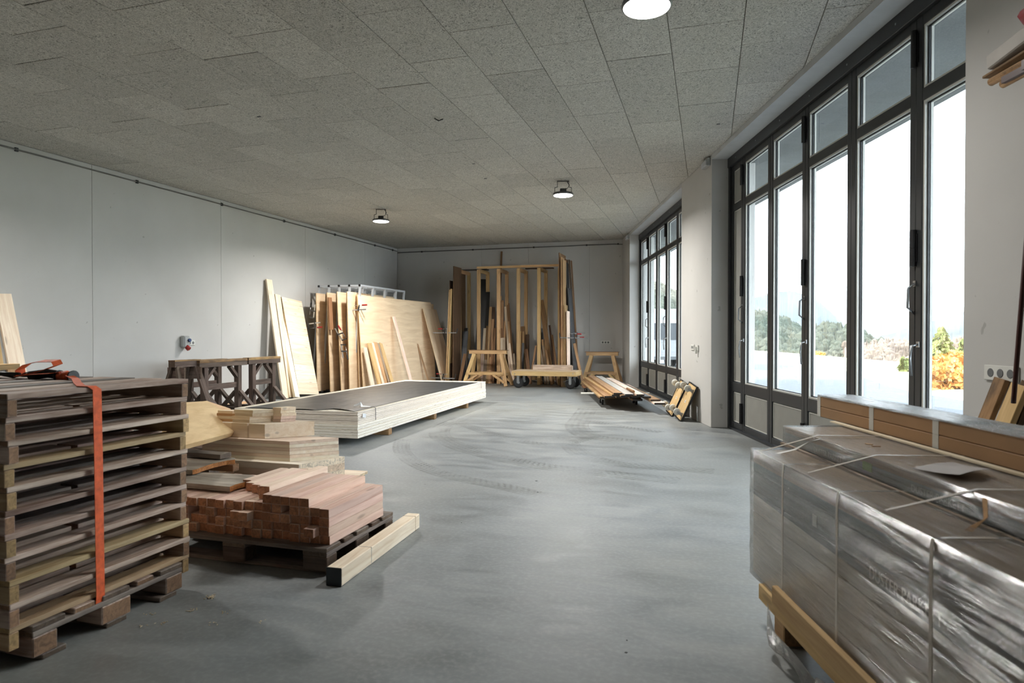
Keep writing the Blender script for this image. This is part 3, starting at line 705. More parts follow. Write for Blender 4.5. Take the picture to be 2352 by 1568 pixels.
for sg in (-1, 1):
    link('side_window', mesh('sw', [(x, sg * (hw + .005), z) for x, z in ((1.25, 1.25), (.8, 1.85), (-.1, 1.85), (-.1, 1.25))], [(0, 1, 2, 3)], M['van_glass']), V)
    bx('headlight', M['glass'] if False else M['alu'], (2.29, sg * .72, .88), (.08, .3, .16), V, bev=.02); bx('door_mirror', M['blackplastic'], (1.25, sg * 1.08, 1.35), (.1, .2, .26), V, bev=.03)
    for x in (1.55, -1.5): wheel('wheel', .33, .2, V, (x, sg * .86, .33), Matrix.Rotation(PI / 2, 4, 'X'), M['rubber'], M['steel'])
bx('bumper', M['blackplastic'], (2.33, 0, .5), (.12, 1.8, .28), V, bev=.04); bx('grille', M['blackplastic'], (2.3, 0, .82), (.06, .9, .2), V); bx('licence_plate', M['socket'], (2.4, 0, .55), (.02, .5, .11), V)
tb = atz(1500, 840, 0)
T2 = thing('box_truck', 'narrow white box truck parked left of the white van outside', 'truck', (tb.x, tb.y, -.04), math.atan2(tb.y, tb.x) + PI + .25)
tb_m = bx('cargo_box', M['van_white'], (-.9, 0, 1.4), (3.6, 1.5, 1.75), T2, bev=.03); bx('cab', M['van_white'], (1.75, 0, 1.1), (1.5, 1.45, 1.45), T2, bev=.12); bx('windscreen', M['van_glass'], (2.5, 0, 1.4), (.04, 1.3, .6), T2); bx('chassis', M['blackplastic'], (-.2, 0, .6), (4.8, .9, .18), T2)
for sg in (-1, 1):
    for x in (1.7, -2.1): wheel('wheel', .36, .2, T2, (x, sg * .64, .36), Matrix.Rotation(PI / 2, 4, 'X'), M['rubber'], M['steel'])

# valley haze
hz = NT('valley_haze'); hz.t.nodes.remove(hz.b); vs = hz.n('ShaderNodeVolumeScatter'); vs.inputs['Color'].default_value = (.9, .95, 1, 1); vs.inputs['Density'].default_value = .0001; vs.inputs['Anisotropy'].default_value = .2
hz.l(vs.outputs[0], hz.out.inputs['Volume'])
c_ = atd(1850, 768, 1700)
tag(link('valley_haze', boxmesh(3600, 3000, 700, hz.m), None, Matrix.Translation((c_.x, c_.y, 300)) @ Matrix.Rotation(math.atan2(c_.y, c_.x), 4, 'Z')), 'thin haze hanging in the valley in front of the mountains', 'haze', None, 'stuff')

# ================================================================ fittings on the ceiling and walls
def lamp(x, y, zd, label, pw=1.0):
    T = thing('ceiling_lamp', label, 'lamp', (x, y, zd), R(16), 'ceiling lamps')
    link('housing', lathe([(.10, .03), (.155, .02), (.162, .0), (.158, -.012), (.15, -.014)], M['asph'], 40), T)
    link('diffuser', lathe([(.149, -.0145), (.145, -.020), (.10, -.024), (.001, -.025)], M['emit'], 40), T)
    ld = bpy.data.lights.new('lamp_light', 'AREA'); ld.shape = 'DISK'; ld.size = .29; ld.energy = LAMP_W * pw; ld.spread = R(160); ld.color = (1.0, .975, .93)
    lo = bpy.data.objects.new('lamp_light', ld); COL.objects.link(lo); lo.parent = T; lo.location = (0, 0, -.028)
    bx('driver_box', M['darksteel'], (0, 0, .06), (.10, .07, .06), T, bev=.008)
    hb = H - zd
    br = []
    for sg in (-1, 1):
        bar_ = [(sg * .13, 0, .0), (sg * .13, 0, hb * .5), (sg * .09, 0, hb * .56), (sg * .09, 0, hb - .006)]
        for a, b in zip(bar_, bar_[1:]): br.append((boxmesh((Vector(b) - Vector(a)).length + .008, .022, .006, None), frame_mtx(a, b, (0, 1, 0))))
    br.append((boxmesh(.19, .03, .006, None), Matrix.Translation((0, 0, hb - .004))))
    link('bracket', join_mesh(br, M['darksteel']), T)
    link('cable', tubemesh([(.03, 0, .09), (.07, .01, .1), (.1, .02, hb * .7), (.06, .02, hb)], .006, M['blackplastic'], 6), T)
lamp(-.39, 4.30, 3.37, 'bright round lamp cut by the top edge of the photo', .32)
lamp(-2.19, 10.04, 3.44, 'round bracket lamp nearer the glazed front, right of two far lamps')
lamp(-6.02, 11.28, 3.43, 'round bracket lamp nearer the left wall, left of two far lamps')
lamp(-6.14, 4.12, 3.40, 'round lamp just entering the photo at the left edge', .6)

def conduit(name, pts, r_, clips, label):
    T = thing(name, label, 'conduit', pts[0]); o = Vector(pts[0])
    link('pipe', tubemesh([Vector(p) - o for p in pts], r_, M['pipe'], 8), T)
    for c in clips: bx('clip', M['darksteel'], Vector(c) - o, (.03, .04, .05) if name.startswith('wall') else (.04, .03, .04), T, bev=.004)
cl = [(WX + .015, y, 3.575) for y in (3.2, 6.09, 7.9, 9.71, 11.5, 13.4, 15.3, 16.3)]
conduit('wall_conduit', [(WX + .02, -3.9, 3.575), (WX + .02, 16.56, 3.575)], .011, cl, 'grey conduit running along the top of the left wall')
conduit('cable_conduit', [(WX + .03, WY - .02, 3.535), (-2.3, WY - .02, 3.535), (-2.08, WY - .02, 3.52), (-2.05, WY - .02, 3.4), (-2.05, WY - .02, .55)], .011, [(x, WY - .015, 3.535) for x in (-7.6, -6.1, -4.4, -3.0, -2.2)] + [(-2.05, WY - .015, z) for z in (2.6, 1.6, .9)],
        'grey conduit along the back wall turning down in the right corner')
link('tap', tubemesh([(-2.05, WY - .03, .9), (-2.05, WY - .1, .9)], .018, M['darksteel']), None); tag(bpy.data.objects['tap'], 'small dark valve at the bottom of the corner conduit', 'valve')
def sockets(c, rot, n, label, cat='socket'):
    T = thing('wall_socket', label, cat, c, 0, None, None, rot)
    bx('cover_plate', M['socket'], (0, 0, 0), (.081 * n, .012, .081), T, bev=.004)
    for i in range(n):
        x = (i - (n - 1) / 2) * .071; link('socket_recess', lathe([(.024, 0), (.022, .002), (.0215, .0021)], M['hole'], 16), T, Matrix.Translation((x, -.006, 0)) @ Matrix.Rotation(PI / 2, 4, 'X'))
    return T
sockets((-2.515, WY - .008, 1.05), Matrix.Rotation(0, 4, 'Z'), 3, 'white triple wall socket above the right trestle on the back wall')
RF = Matrix.Rotation(FA + PI, 4, 'Z')
sockets(fp(.92, .287, 1.06), RF, 2, 'white double socket on the middle white pier')
q = thing('light_switch', 'white switch right of the double socket on the middle pier', 'switch', fp(.64, .29, 1.055), 0, None, None, RF)
bx('switch_plate', M['socket'], (0, 0, 0), (.08, .02, .081), q, bev=.004); bx('cable_plug', M['socket'], (-.02, -.02, -.03), (.035, .03, .1), q, bev=.006)
sockets(fp(-5.31, .287, 1.045), RF, 3, 'white socket strip above the leaning boards on the near pier')
def emlight(c, label):
    T = thing('emergency_light', label, 'emergency light', c, 0, None, None, RF)
    bx('housing', M['greyplastic'], (0, 0, 0), (.25, .05, .11), T, bev=.008); bx('cover', M['alu'], (0, -.03, -.01), (.22, .02, .07), T, bev=.006)
emlight(fp(.17, .305, 3.575), 'grey emergency light at the top of the middle pier'); emlight(fp(6.8, .305, 3.56), 'small emergency light at the top of the far pier')
# three-phase socket on the left wall
q = thing('power_socket', 'grey and red industrial power socket on the left wall', 'socket', (WX + .05, 8.80, 1.11))
bx('housing', M['greyplastic'], (0, 0, .02), (.1, .14, .2), q, bev=.03)
link('blue_outlet', lathe([(.028, 0), (.03, .03), (.026, .034)], M['blueplastic'], 16), q, Matrix.Translation((.045, .03, .045)) @ Matrix.Rotation(PI / 2, 4, 'Y'))
link('red_outlet', lathe([(.036, 0), (.04, .06), (.034, .064)], M['redplastic'], 16), q, Matrix.Translation((.03, .0, -.06)) @ Matrix.Rotation(R(130), 4, 'Y'))
sockets((WX + .008, 8.98, 1.11), Matrix.Rotation(PI / 2, 4, 'Z'), 2, 'white double socket right of the red industrial socket')

# ================================================================ left foreground: strapped pallet stack
def wave(n, s=0): rr = random.Random(s); return [rr.uniform(-1, 1) for _ in range(n)]
def eur_pallet(label, loc, L, W, m, group, rotz=0.0):
    """loc = corner min x,min y on the floor; long side along x"""
    T = thing('pallet', label, 'pallet', loc, rotz, group)
    ws = [.145, .1, .145, .1, .145]; k = W / .8; gap = (W - sum(ws) * k) / 4; y = 0
    for i, w_ in enumerate(ws):
        w_ *= k; bx('deck_board', m[i % len(m)], (L / 2, y + w_ / 2, .133), (L, w_, .022), T, bev=.003)
        if i % 2 == 0: bx('runner', m[0], (L / 2, y + w_ / 2 - (.02 if i == 4 else -.02 if i == 0 else 0), .011), (L, .1, .022), T, bev=.003)
        y += w_ + gap
    for x in (.0725, L / 2, L - .0725):
        bx('cross_board', m[0], (x, W / 2, .111), (.145, W, .022), T, bev=.003)
        for yy in (.05, W / 2, W - .05): bx('block', m[1 % len(m)], (x, yy, .061), (.145, .1 if yy != W / 2 else .145, .078), T, bev=.005)
    return T
SX = -2.465
eur_pallet('grey block pallet under the strapped pallet stack', (SX - 1.2 + .02, 1.83, 0), 1.2, .735, [M['weatherdark'], M['weather']], None)
rp = random.Random(5)
NP = 11; PZ = .1145; PITCH = .0865
for i in range(NP):
    zz = PZ + PITCH * i; newer = i in (0, 2, 7)
    m0 = M['pallet_new'] if newer else M['weather']
    dx = rp.uniform(-.012, .008); dy = rp.uniform(-.006, .006); top_i = NP - i
    where = 'topmost' if i == NP - 1 else 'lowest' if i == 0 else ORD[top_i - 1] + ' from the top'
    T = thing('slatted_pallet', 'thin slatted pallet of the strapped stack, %s' % where, 'pallet', (SX + dx, 1.752 + dy, zz), 0, 'thin pallets strapped in a stack')
    L = .872
    # legs (stringers along x) hang down at both ends, deck boards run along y on top
    for y0, mm in ((.0, m0), (L - .04, m0)):
        bx('stringer', M['pallet_new'] if (newer or rp.random() < .15) else M['weather'], (-.6, y0 + .02, -.00305), (1.2, .038, .0632), T, bev=.002)
    x = 0
    for b in range(8):
        w_ = rp.choice([.1, .12, .1, .09]); mm = m0 if (b == 0 or rp.random() < .2) else rp.choice([M['weather'], M['weather'], M['weatherdark']])
        zc = .03 + .011
        if b == 1 and i % 2 == 1:
            h_ = L * .44
            bx('deck_board', mm, (x - w_ / 2, h_ / 2, zc), (w_, h_, .0212), T, bev=.002); bx('deck_board', mm, (x - w_ / 2, L - (L - h_ - .03) / 2, zc), (w_, L - h_ - .03, .0212), T, bev=.002)
        else:
            bx('deck_board', mm, (x - w_ / 2, L / 2 + rp.uniform(-.004, .004), zc), (w_, L, .0212), T, bev=.002)
        x -= w_ + rp.uniform(.035, .06)
        if x < -1.12: break
ZT = PZ + PITCH * (NP - 1) + .052
# orange lashing strap round the stack
ysp = atx(224, 1100, SX + .014).y; ytop = atx(207, 880, SX).y
rcw = aty(152, 864, 2.42)
P_ = [(rcw.x + .03, rcw.y - .01, ZT + .02), (rcw.x + .12, rcw.y - .05, ZT + .008), ((rcw.x + SX) / 2 + .05, (rcw.y + ytop) / 2 - .04, ZT + .005), (SX - .05, ytop, ZT + .004), (SX + .004, ytop + .004, ZT + .003), (SX + .0145, ysp, ZT - .012), (SX + .0165, ysp + .003, ZT - .3), (SX + .016, ysp + .006, ZT - .6), (SX + .0145, ysp + .01, .15), (SX + .008, ysp + .01, .098), (SX - .06, ysp + .01, .097)]
S = thing('lashing_strap', 'orange lashing strap with ratchet holding the stack of pallets', 'strap', (SX, ysp, ZT)); o_ = Vector((SX, ysp, ZT))
link('webbing', ribbon([Vector(p) - o_ for p in P_], (0, 1, 0), .04, .0025, M['orange']), S)
# loose orange loops on the top boards
ctr = Vector((0, 2.42, 0))
def at_top(px, py, back=0.0, z=ZT + .01):
    """point above the stack on the vertical plane through the ratchet"""
    d = ray(px, py); t = (ctr.y * 1.0) / d.y; return Vector((d.x * t, d.y * t + back, CAMZ + d.z * t)) - o_
loop = [at_top(48, 862, 0), at_top(46, 848), at_top(58, 836, .01), at_top(85, 829, .02), at_top(115, 829, .03), at_top(120, 838, .03), at_top(100, 850, .0), at_top(75, 857, -.02), at_top(56, 861, -.02)]
link('loose_loop', ribbon(loop, [(.2, 1, .25)] * len(loop), .045, .0025, M['orange']), S)
loop = [at_top(52, 862, -.02), at_top(90, 858, -.03), at_top(130, 856, -.02), at_top(145, 853, .0), at_top(144, 860, .03), at_top(120, 863, .03)]
link('loose_loop', ribbon(loop, [(.1, 1, .1)] * len(loop), .045, .0025, M['orange']), S)
rc = at_top(152, 864)
link('reel', lathe([(.024, -.04), (.024, .04)], M['orange'], 16), S, Matrix.Translation(rc) @ Matrix.Rotation(PI / 2, 4, 'Y'))
for sg in (-1, 1): link('reel_cheek', lathe([(.03, -.004), (.03, .004)], M['blackplastic'], 16), S, Matrix.Translation(rc + Vector((sg * .045, 0, 0))) @ Matrix.Rotation(PI / 2, 4, 'Y'))
link('ratchet_handle', tubemesh([rc + Vector((-.04, 0, .005)), rc + Vector((-.12, .0, .012)), rc + Vector((-.22, -.01, .0))], .022, M['blackstrap'], 8), S)
pts = [rc + Vector((-.2, 0, 0)), rc + Vector((-.28, .01, .006)), rc + Vector((-.36, -.01, -.004)), rc + Vector((-.45, .01, .012)), rc + Vector((-.55, -.01, .002)), rc + Vector((-.62, .01, .01))]
link('black_tail', ribbon(pts, [(0, 1, .2), (0, 1, .6), (0, .8, -.5), (0, 1, .5), (0, 1, 0), (0, 1, .2)], .045, .004, M['blackstrap']), S)
link('steel_hook', tubemesh([rc + Vector((-.25, -.04, .01)), rc + Vector((-.4, -.045, .012)), rc + Vector((-.5, -.02, .0)), rc + Vector((-.46, .02, .0))], .007, M['darksteel'], 8), S)
# bits lying on the stack
for k, (px, py, L_, mt_) in enumerate(((30, 872, .3, 'pallet_new'), (285, 862, .25, 'pallet_new'))): pass

# roll of tape near the lens, bottom left
rp_ = atz(85, 1610, .11); T = thing('tape_roll', 'ochre and white tape roll cut off by the bottom left corner', 'tape', (rp_.x, rp_.y, 0))
link('roll', lathe([(.035, 0), (.085, 0), (.088, .012), (.088, .1), (.084, .118), (.035, .118)], M['roll'], 32, False), T); link('core', lathe([(.035, 0), (.035, .118)], M['whitebox'], 24, False), T)
link('tape_face', lathe([(.086, .119), (.062, .1195), (.036, .119)], M['socket'], 32, False), T)

# leaning boards and a batten at the far left by the wall
def lean3(name, label, cat, mat, B, Tp, w_, t_, side=(0, 1, 0), group=None, bev=.002):
    B, Tp = Vector(B), Vector(Tp); d = (Tp - B).normalized(); s = Vector(side); s = (s - d * s.dot(d)).normalized(); n = d.cross(s)
    B.z = abs(s.z) * w_ / 2 + abs(n.z) * t_ / 2 + .001
    o = bar(name, mat, B, Tp, w_, t_, s, None, bev); tag(o, label, cat, group); return o
Y1 = atx(14, 675, -8.3).y
lean3('board', 'pale spruce board leaning on the left wall at the left edge', 'board', M['pale'], (-7.98, Y1 + .05, 0), (-8.32, Y1 - .03, atx(14, 675, -8.32).z), .2, .03)
lean3('board', 'narrow pale lath behind the board at the left edge', 'board', M['yellow'], (-8.02, Y1 - .16, 0), (-8.33, Y1 - .18, 1.72), .08, .03)
q1 = atx(18, 841, -6.2)
TT = thing('work_trestle', 'pale trestle mostly cut off by the left photo edge', 'trestle', (-6.2, q1.y - .35, 0))
bx('beam', M['lightbrown'], (0, 0, q1.z - .005), (.09, .86, .055), TT, bev=.003)
for sy in (-.34, .34):
    for sx in (-1, 1): bar('leg', M['lightbrown'], (sx * .22, sy, .012), (sx * .05, sy, q1.z - .03), .07, .03, (0, 1, 0), TT)

# ================================================================ pallet of reddish squared timber
eur_pallet('dark block pallet carrying the reddish squared timbers', (-3.04, 2.94, 0), 1.155, .74, [M['weatherdark'], M['horse']], None)
rt = random.Random(9)
CW, CH = .0605, .0475
def colname(c): return 'right-hand end' if c == 0 else ORD[c] + ' from the right'
nrow = lambda c: 5 if 2 <= c <= 6 else 4
for c in range(18):
    for r_ in range(nrow(c)):
        L_ = .595 + rt.uniform(-.012, .0); y0 = 2.997 + rt.uniform(-.012, .014)
        if (c, r_) == (1, 1): y0 -= .055
        if (c, r_) in ((8, 2), (9, 2)): y0 -= .03
        if (c, r_) == (14, 2) or (c, r_) == (4, 3): y0 += .11
        xr = -1.9 - CW * c; lab = ('bottom row' if r_ == 0 else ORD[r_] + ' row up')
        o = bx('squared_timber', M['red'] if rt.random() < .6 else M['redlight'], (xr - CW / 2, y0 + L_ / 2, .1445 + CH * (r_ + .5)), (CW - .002, L_, CH - .0012), None, bev=.0015)
        tag(o, 'reddish sawn timber, %s of the pile, at the right-hand end' % lab if c == 0 else 'reddish sawn timber, %s of the pile, %s' % (lab, colname(c)), 'timber', 'reddish squared timbers on the pallet')
zt5 = .1445 + CH * 4
for k, (x, y0, L_, w_, h_, lab) in enumerate(((-2.365, 3.07, .58, .07, .072, 'wide one standing highest'), (-2.432, 3.14, .5, .06, .05, 'just left of the highest one'), (-2.496, 3.17, .46, .06, .05, 'second left of the highest one'),
                                               (-2.56, 3.2, .44, .06, .05, 'third left of the highest one'), (-2.63, 3.26, .36, .06, .05, 'leftmost one, set back'))):
    o = bx('squared_timber', M['redlight'], (x, y0 + L_ / 2, zt5 + h_ / 2 + .001), (w_, L_, h_), None, bev=.0015); tag(o, 'pale reddish timber lying on top of the pile, ' + lab, 'timber', 'timbers lying on top of the pile')
# weathered planks on the left of the pile
def plank(label, pts, z, th, mat, tilt=0.0, name='weathered_plank', cat='plank'):
    v = [(x, y, z + tilt * i) for i, (x, y) in enumerate(pts)]; n = len(pts); c = sum((Vector(q) for q in v), Vector()) / n
    vv = [Vector(q) - c - Vector((0, 0, th)) for q in v] + [Vector(q) - c for q in v]
    # ragged edge
    f = [tuple(range(n))[::-1], tuple(range(n, 2 * n))] + [(i, (i + 1) % n, n + (i + 1) % n, n + i) for i in range(n)]
    a = sum((vv[i].cross(vv[(i + 1) % n]).z for i in range(n)), 0)
    if a < 0: f = [tuple(reversed(q)) for q in f]
    return tag(link(name, mesh(name, vv, f, mat), None, Matrix.Translation(c)), label, cat)
def pxplank(label, pix, z, th): plank(label, [tuple(atz(x, y, z))[:2] for x, y in pix], z, th, M['rough'])
pxplank('grey weathered plank with an orange sawn end over the reddish timbers', [(405, 1108), (444, 1110), (528, 1117.5), (541, 1112), (560, 1107), (575, 1103), (590, 1097), (586, 1092), (578, 1090.5), (500, 1085), (444, 1084), (400, 1084)], .374, .03)
pxplank('grey weathered plank further back with a slanting orange edge', [(380, 1076), (442, 1079), (452, 1077), (470, 1070), (490, 1064), (520, 1057.5), (540, 1055), (539, 1051), (520, 1049), (444, 1049.5), (380, 1052)], .412, .028)
c5 = atz(505, 1064, .39)
tag(bx('batten', M['brown'], (c5.x - .3, c5.y + .02, .361), (.8, .06, .044), None, Matrix.Rotation(R(2), 4, 'Z')), 'brown batten under the rear weathered plank', 'batten')
c6 = atz(478, 1040, .45)
tag(bx('board_offcut', M['weatherdark'], (c6.x - .1, c6.y + .03, .435), (.46, .1, .03), None, Matrix.Rotation(R(-3), 4, 'Z')), 'dark weathered board end behind the weathered planks', 'board')
for dx_, wn in ((-.2, 'left'), (.0, 'right')):
    tag(bx('support_block', M['horse'], (c6.x - .08 + dx_, c6.y + .09, .21), (.1, .1, .418), None), 'tall dark block propping up the %s part of the dark board end' % wn, 'block')
# squared beam with painted end on the floor
b0, b1 = Vector((-1.78, 2.84, .0465)), Vector((-1.829, 3.86, .0465))
T = thing('squared_beam', 'long pale squared beam with a dark painted end on the floor', 'beam', (b0.x, b0.y, 0), math.atan2(b1.y - b0.y, b1.x - b0.x))
bx('timber', M['pale'], (.51, 0, .0465), (1.02, .083, .092), T, bev=.004); bx('painted_end', M['cap'], (-.002, 0, .0465), (.006, .083, .092), T, bev=.002)
bx('steel_band', M['strapping'], (.33, 0, .0465), (.005, .0845, .0935), T); bx('saw_kerf', M['horse_top'], (.95, 0, .0465), (.004, .0838, .0928), T)

# ================================================================ glued spruce blocks on a low pallet
eur_pallet('low pallet under the glued spruce blocks', (-3.74, 3.98, 0), 1.15, .6, [M['weatherdark'], M['weather']], None, R(4))
tag(bx('spacer_board', M['pale'], (-3.16, 4.42, .1555), (1.16, .34, .022), None, Matrix.Rotation(R(4), 4, 'Z'), .002), 'pale board lying directly on the low pallet', 'board')
def skew(name, label, cat, x1, y0, x0, dx, dy, z0, z1, mat, group=None, lam=0, gmat=None):
    """block with front along x from x0 to x1 at y0 and ends cut obliquely by (dx,dy)"""
    L = x1 - x0; foot = [(-L / 2, 0), (L / 2, 0), (L / 2 + dx, dy), (-L / 2 + dx, dy)]
    T = thing(name, label, cat, ((x0 + x1) / 2, y0, z0), 0, group)
    n = lam or 1; h = (z1 - z0) / n
    for k in range(n): link('lamella', prism(foot, h * k + .0004, h * (k + 1) - .0004, (gmat or [mat])[k % len(gmat or [mat])]), T)
    return T
G1, G2 = M['glulam'], M['pale']
skew('glued_beam', 'lowest wide glued spruce block with an oblique end', 'beam', -2.83, 4.06, -3.72, .15, .37, .168, .312, G1, 'glued spruce blocks', 3, [M['gl_white'], M['gl_pink'], M['gl_white']])
for k in range(3):
    skew('glued_beam', ['glued spruce board, bottom one of the three-board layer', 'glued spruce board, middle one of the three-board layer', 'glued spruce board, top one of the three-board layer'][k], 'beam',
         -2.955 - .004 * k, 4.13 + .003 * k, -3.745, .25, .262, .3125 + .0495 * k, .3125 + .0495 * k + .0487, G1, 'glued spruce boards', 2, [M['gl_white'], M['gl_pink']])
for k in range(4):
    gx = -3.215 - .1475 * k - (.012 if k else 0)
    skew('glued_block', 'square glued spruce block, %s of the row of four' % ['rightmost', 'second from the right', 'third from the right', 'leftmost'][k], 'block', gx, 4.185, gx - .143, .262, .255, .4615, .5715, G1, 'square spruce blocks in a row')
zq = .5725
def slat(x0, x1, y0, dx, dy, z, th, lab, mat): 
    o = link('short_spruce_board', prism([(x0, y0), (x1, y0), (x1 + dx, y0 + dy), (x0 + dx, y0 + dy)], z, z + th - .0008, mat)); tag(o, lab, 'board', 'short slats on top of the glued blocks')
for k in range(4): 
    w_ = .014 if k >= 2 else 0
    slat(-3.52 + w_ - .01 * (k % 2), -3.365 + w_ * 1.6, 4.2 + .004 * k, .11, .11, zq + .0245 * k, .0245, 'pale slat in the middle little pile, %s up' % ORD[k], M['glulam'] if k % 2 else M['pale'])
for k in range(4): slat(-3.69 + .008 * (k % 2), -3.545, 4.22 + .003 * k, .1, .1, zq + .021 * k, .021, 'pale slat in the left little pile, %s up' % ORD[k], M['pale'] if k % 2 else M['yellow'])
for k in range(5): slat(-3.24 + .006 * (k % 2), -3.17 + .004 * (k % 3), 4.315, .07, .09, zq + .0225 * k, .0225, 'pale slat in the right little pile, %s up' % ORD[k], M['redlight'] if k < 2 else M['pale'])
for k in range(4): slat(-3.345, -3.255, 4.33 + .003 * k, .06, .08, zq + .0225 * k, .0225, 'pale slat between middle and right little piles, %s up' % ORD[k], M['pale'] if k % 2 else M['glulam'])
tag(link('wood_offcut', prism([(-2.655, 3.83), (-2.575, 3.83), (-2.54, 3.87), (-2.62, 3.87)], .002, .34, M['pale'])), 'small pale offcut sticking up behind the reddish pile', 'offcut')

# wide pale slabs lying on firewood, left of the panel stack
def slabbar(label, a, b, w_, t_, tilt):
    d = (Vector(b) - Vector(a)).normalized(); hz_ = Vector((-d.y, d.x, 0)).normalized()
    sd = hz_ * math.cos(tilt) + Vector((0, 0, 1)) * math.sin(tilt)
    tag(bar('wide_slab', M['slab'], a, b, w_, t_, sd, None, .01), label, 'slab')
slabbar('wide pale timber slab lying tilted on splintered firewood', atd(345, 985, 4.4), atd(520, 957, 6.0), .42, .06, R(34))
slabbar('narrower pale slab behind the wide tilted slab', atd(360, 962, 5.2), atd(500, 936, 6.6), .24, .06, R(20))
rf = random.Random(12)
k = 0
for lay in range(4):
    for j in range(5):
        c = atd(440 + 10 * j, 990, 5.2 + .24 * j); c.z = .045 + .085 * lay; c.x += rf.uniform(-.06, .06); k += 1
        o = bx('firewood_split', M['bark'], c, (.62, .12, .075), None, Matrix.Rotation(R(rf.uniform(-12, 12)), 4, 'Z'), .012)
        tag(o, 'dark splintered wood piece under the pale slabs', 'firewood', 'splintered wood pieces under the slabs')

# ================================================================ big stack of plywood sheets with a black cover
A0 = Vector((-3.76, 6.50, 0)); AZ = R(92.2)
T0 = Matrix.Translation(A0) @ Matrix.Rotation(AZ, 4, 'Z')            # x runs away along the stack, y to the left
LN, WD = 4.95, 1.62
zc = .082
for k in range(12):
    th = .031 if k < 5 else .0205; j = rf.uniform(-.006, .006) ; xo = .012 if k >= 5 else 0
    o = link('plywood_sheet', boxmesh(LN - xo, WD - .01, th - .0024, M['ply_stack'] if k < 5 else M['ply_thin'], .0012), None, T0 @ Matrix.Translation((LN / 2 + xo + j, WD / 2 + xo * .6 + rf.uniform(-.004, .004), zc + th / 2)))
    tag(o, 'large plywood sheet in the low stack on the floor, %s from the bottom' % ORD[k], 'plywood', 'plywood sheets in the low floor stack'); zc += th
for i, xx in enumerate((.86, 3.9, 2.4)):
    tag(link('support_batten', boxmesh(1.5, .09, .08, M['lightbrown'], .003), None, T0 @ Matrix.Translation((xx, .76, .041)) @ Matrix.Rotation(PI / 2, 4, 'Z')), ['nearest', 'farthest', 'middle'][i] + ' batten carrying the low plywood stack', 'batten')
cv = []; cf = []; NX, NY = 26, 12
for i in range(NX + 1):
    for j in range(NY + 1):
        x = .03 + (LN - .36) * i / NX; y = .06 + (WD - .2) * j / NY; z = .004 + .003 * math.sin(i * 1.3 + j * .7) * math.sin(j * 1.1)
        if i == 0 and j < 4: x += .05 * j
        if i == 0: z += .01 * abs(math.sin(j * .8))
        cv.append((x, y, zc + z))
NN = len(cv); cv += [(x, y, z - .003) for x, y, z in cv]
for i in range(NX):
    for j in range(NY): a = i * (NY + 1) + j; cf += [(a, a + NY + 1, a + NY + 2, a + 1), (NN + a, NN + a + 1, NN + a + NY + 2, NN + a + NY + 1)]
for i in range(NX): 
    for j in (0, NY): a = i * (NY + 1) + j; cf.append((a, NN + a, NN + a + NY + 1, a + NY + 1))
for j in range(NY):
    for i in (0, NX): a = i * (NY + 1) + j; cf.append((a, a + 1, NN + a + 1, NN + a))
tag(link('cover_sheet', mesh('cover', cv, cf, M['foil'], False), None, T0), 'black cover sheet lying on the big plywood stack', 'sheet')
# packing band with knot and paper tag
T = tag(link('packing_band', None, None, T0), 'white packing band with tied loose end near the front corner', 'band')
link('band', ribbon([(.42, .2, zc + .012), (.42, .03, zc + .014), (.42, -.006, zc + .004), (.42, -.008, zc - .14)], (1, 0, 0), .012, .002, M['blackstrap']), T)
link('loose_end', ribbon([(.5, .32, zc + .014), (.44, .25, zc + .03), (.43, .2, zc + .05), (.40, .16, zc + .02), (.42, .06, zc + .016)], [(1, .3, .3), (1, 0, .6), (1, .2, .9), (1, 0, .2), (1, 0, 0)], .05, .001, M['tag']), T)
tag(link('band', ribbon([(LN - .32, .2, zc + .008), (LN - .32, -.006, zc + .006), (LN - .32, -.008, zc - .1)], (1, 0, 0), .012, .002, M['blackstrap']), None, T0), 'thin black packing band at the far corner of the stack', 'band')
tag(link('paper_label', boxmesh(.08, .002, .045, M['tag']), None, T0 @ Matrix.Translation((.14, -.004, zc - .055)) @ Matrix.Rotation(R(8), 4, 'Y')), 'small white paper label on the edge of the plywood stack', 'label')

# ================================================================ dark trestles by the left wall
def dark_trestle(label, x, y0, y1, H_=.86):
    T = thing('trestle', label, 'trestle', (x, (y0 + y1) / 2, 0), PI / 2, 'old dark wooden trestles'); L = y1 - y0
    bx('beam', M['horse'], (0, 0, H_ - .075), (L, .12, .07), T, bev=.004); bx('beam_cap', M['horse_top'], (0, 0, H_ - .02), (L, .125, .04), T, bev=.004)
    for sg in (-1, 1):
        xx = sg * (L / 2 - .16)
        bx('post', M['horse'], (xx, 0, (H_ - .11) / 2 + .03), (.085, .085, H_ - .17), T, bev=.004)
        bx('foot', M['horse'], (xx, 0, .036), (.08, .72, .07), T, bev=.004)
        for s2 in (-1, 1):
            bar('brace', M['horse'], (xx, s2 * .3, .072), (xx, s2 * .045, .33), .07, .04, (1, 0, 0), T)
        bar('head_brace', M['horse'], (xx, 0, H_ - .32), (xx - sg * .2, 0, H_ - .115), .07, .045, (0, 1, 0), T)
    bx('rung', M['horse'], (0, 0, .44), (L - .4, .04, .085), T, bev=.003)
    return T
dark_trestle('old dark trestle, middle one in front of the left wall', -7.35, 8.0, 9.06, .86)
dark_trestle('old dark trestle, right one nearest the leaning boards', -7.35, 9.09, 9.93, .865)
dark_trestle('old dark trestle standing close behind the middle one', -7.95, 8.35, 9.3, .84)
T = thing('trestle', 'old dark trestle with splayed legs, left one beside the strapped pallets', 'trestle', (-7.4, 7.83, 0), PI / 2, 'old dark wooden trestles')
bx('beam', M['horse'], (0, 0, .82), (.5, .12, .09), T, bev=.004); bx('beam_cap', M['horse_top'], (0, 0, .88 - .012), (.5, .12, .02), T)
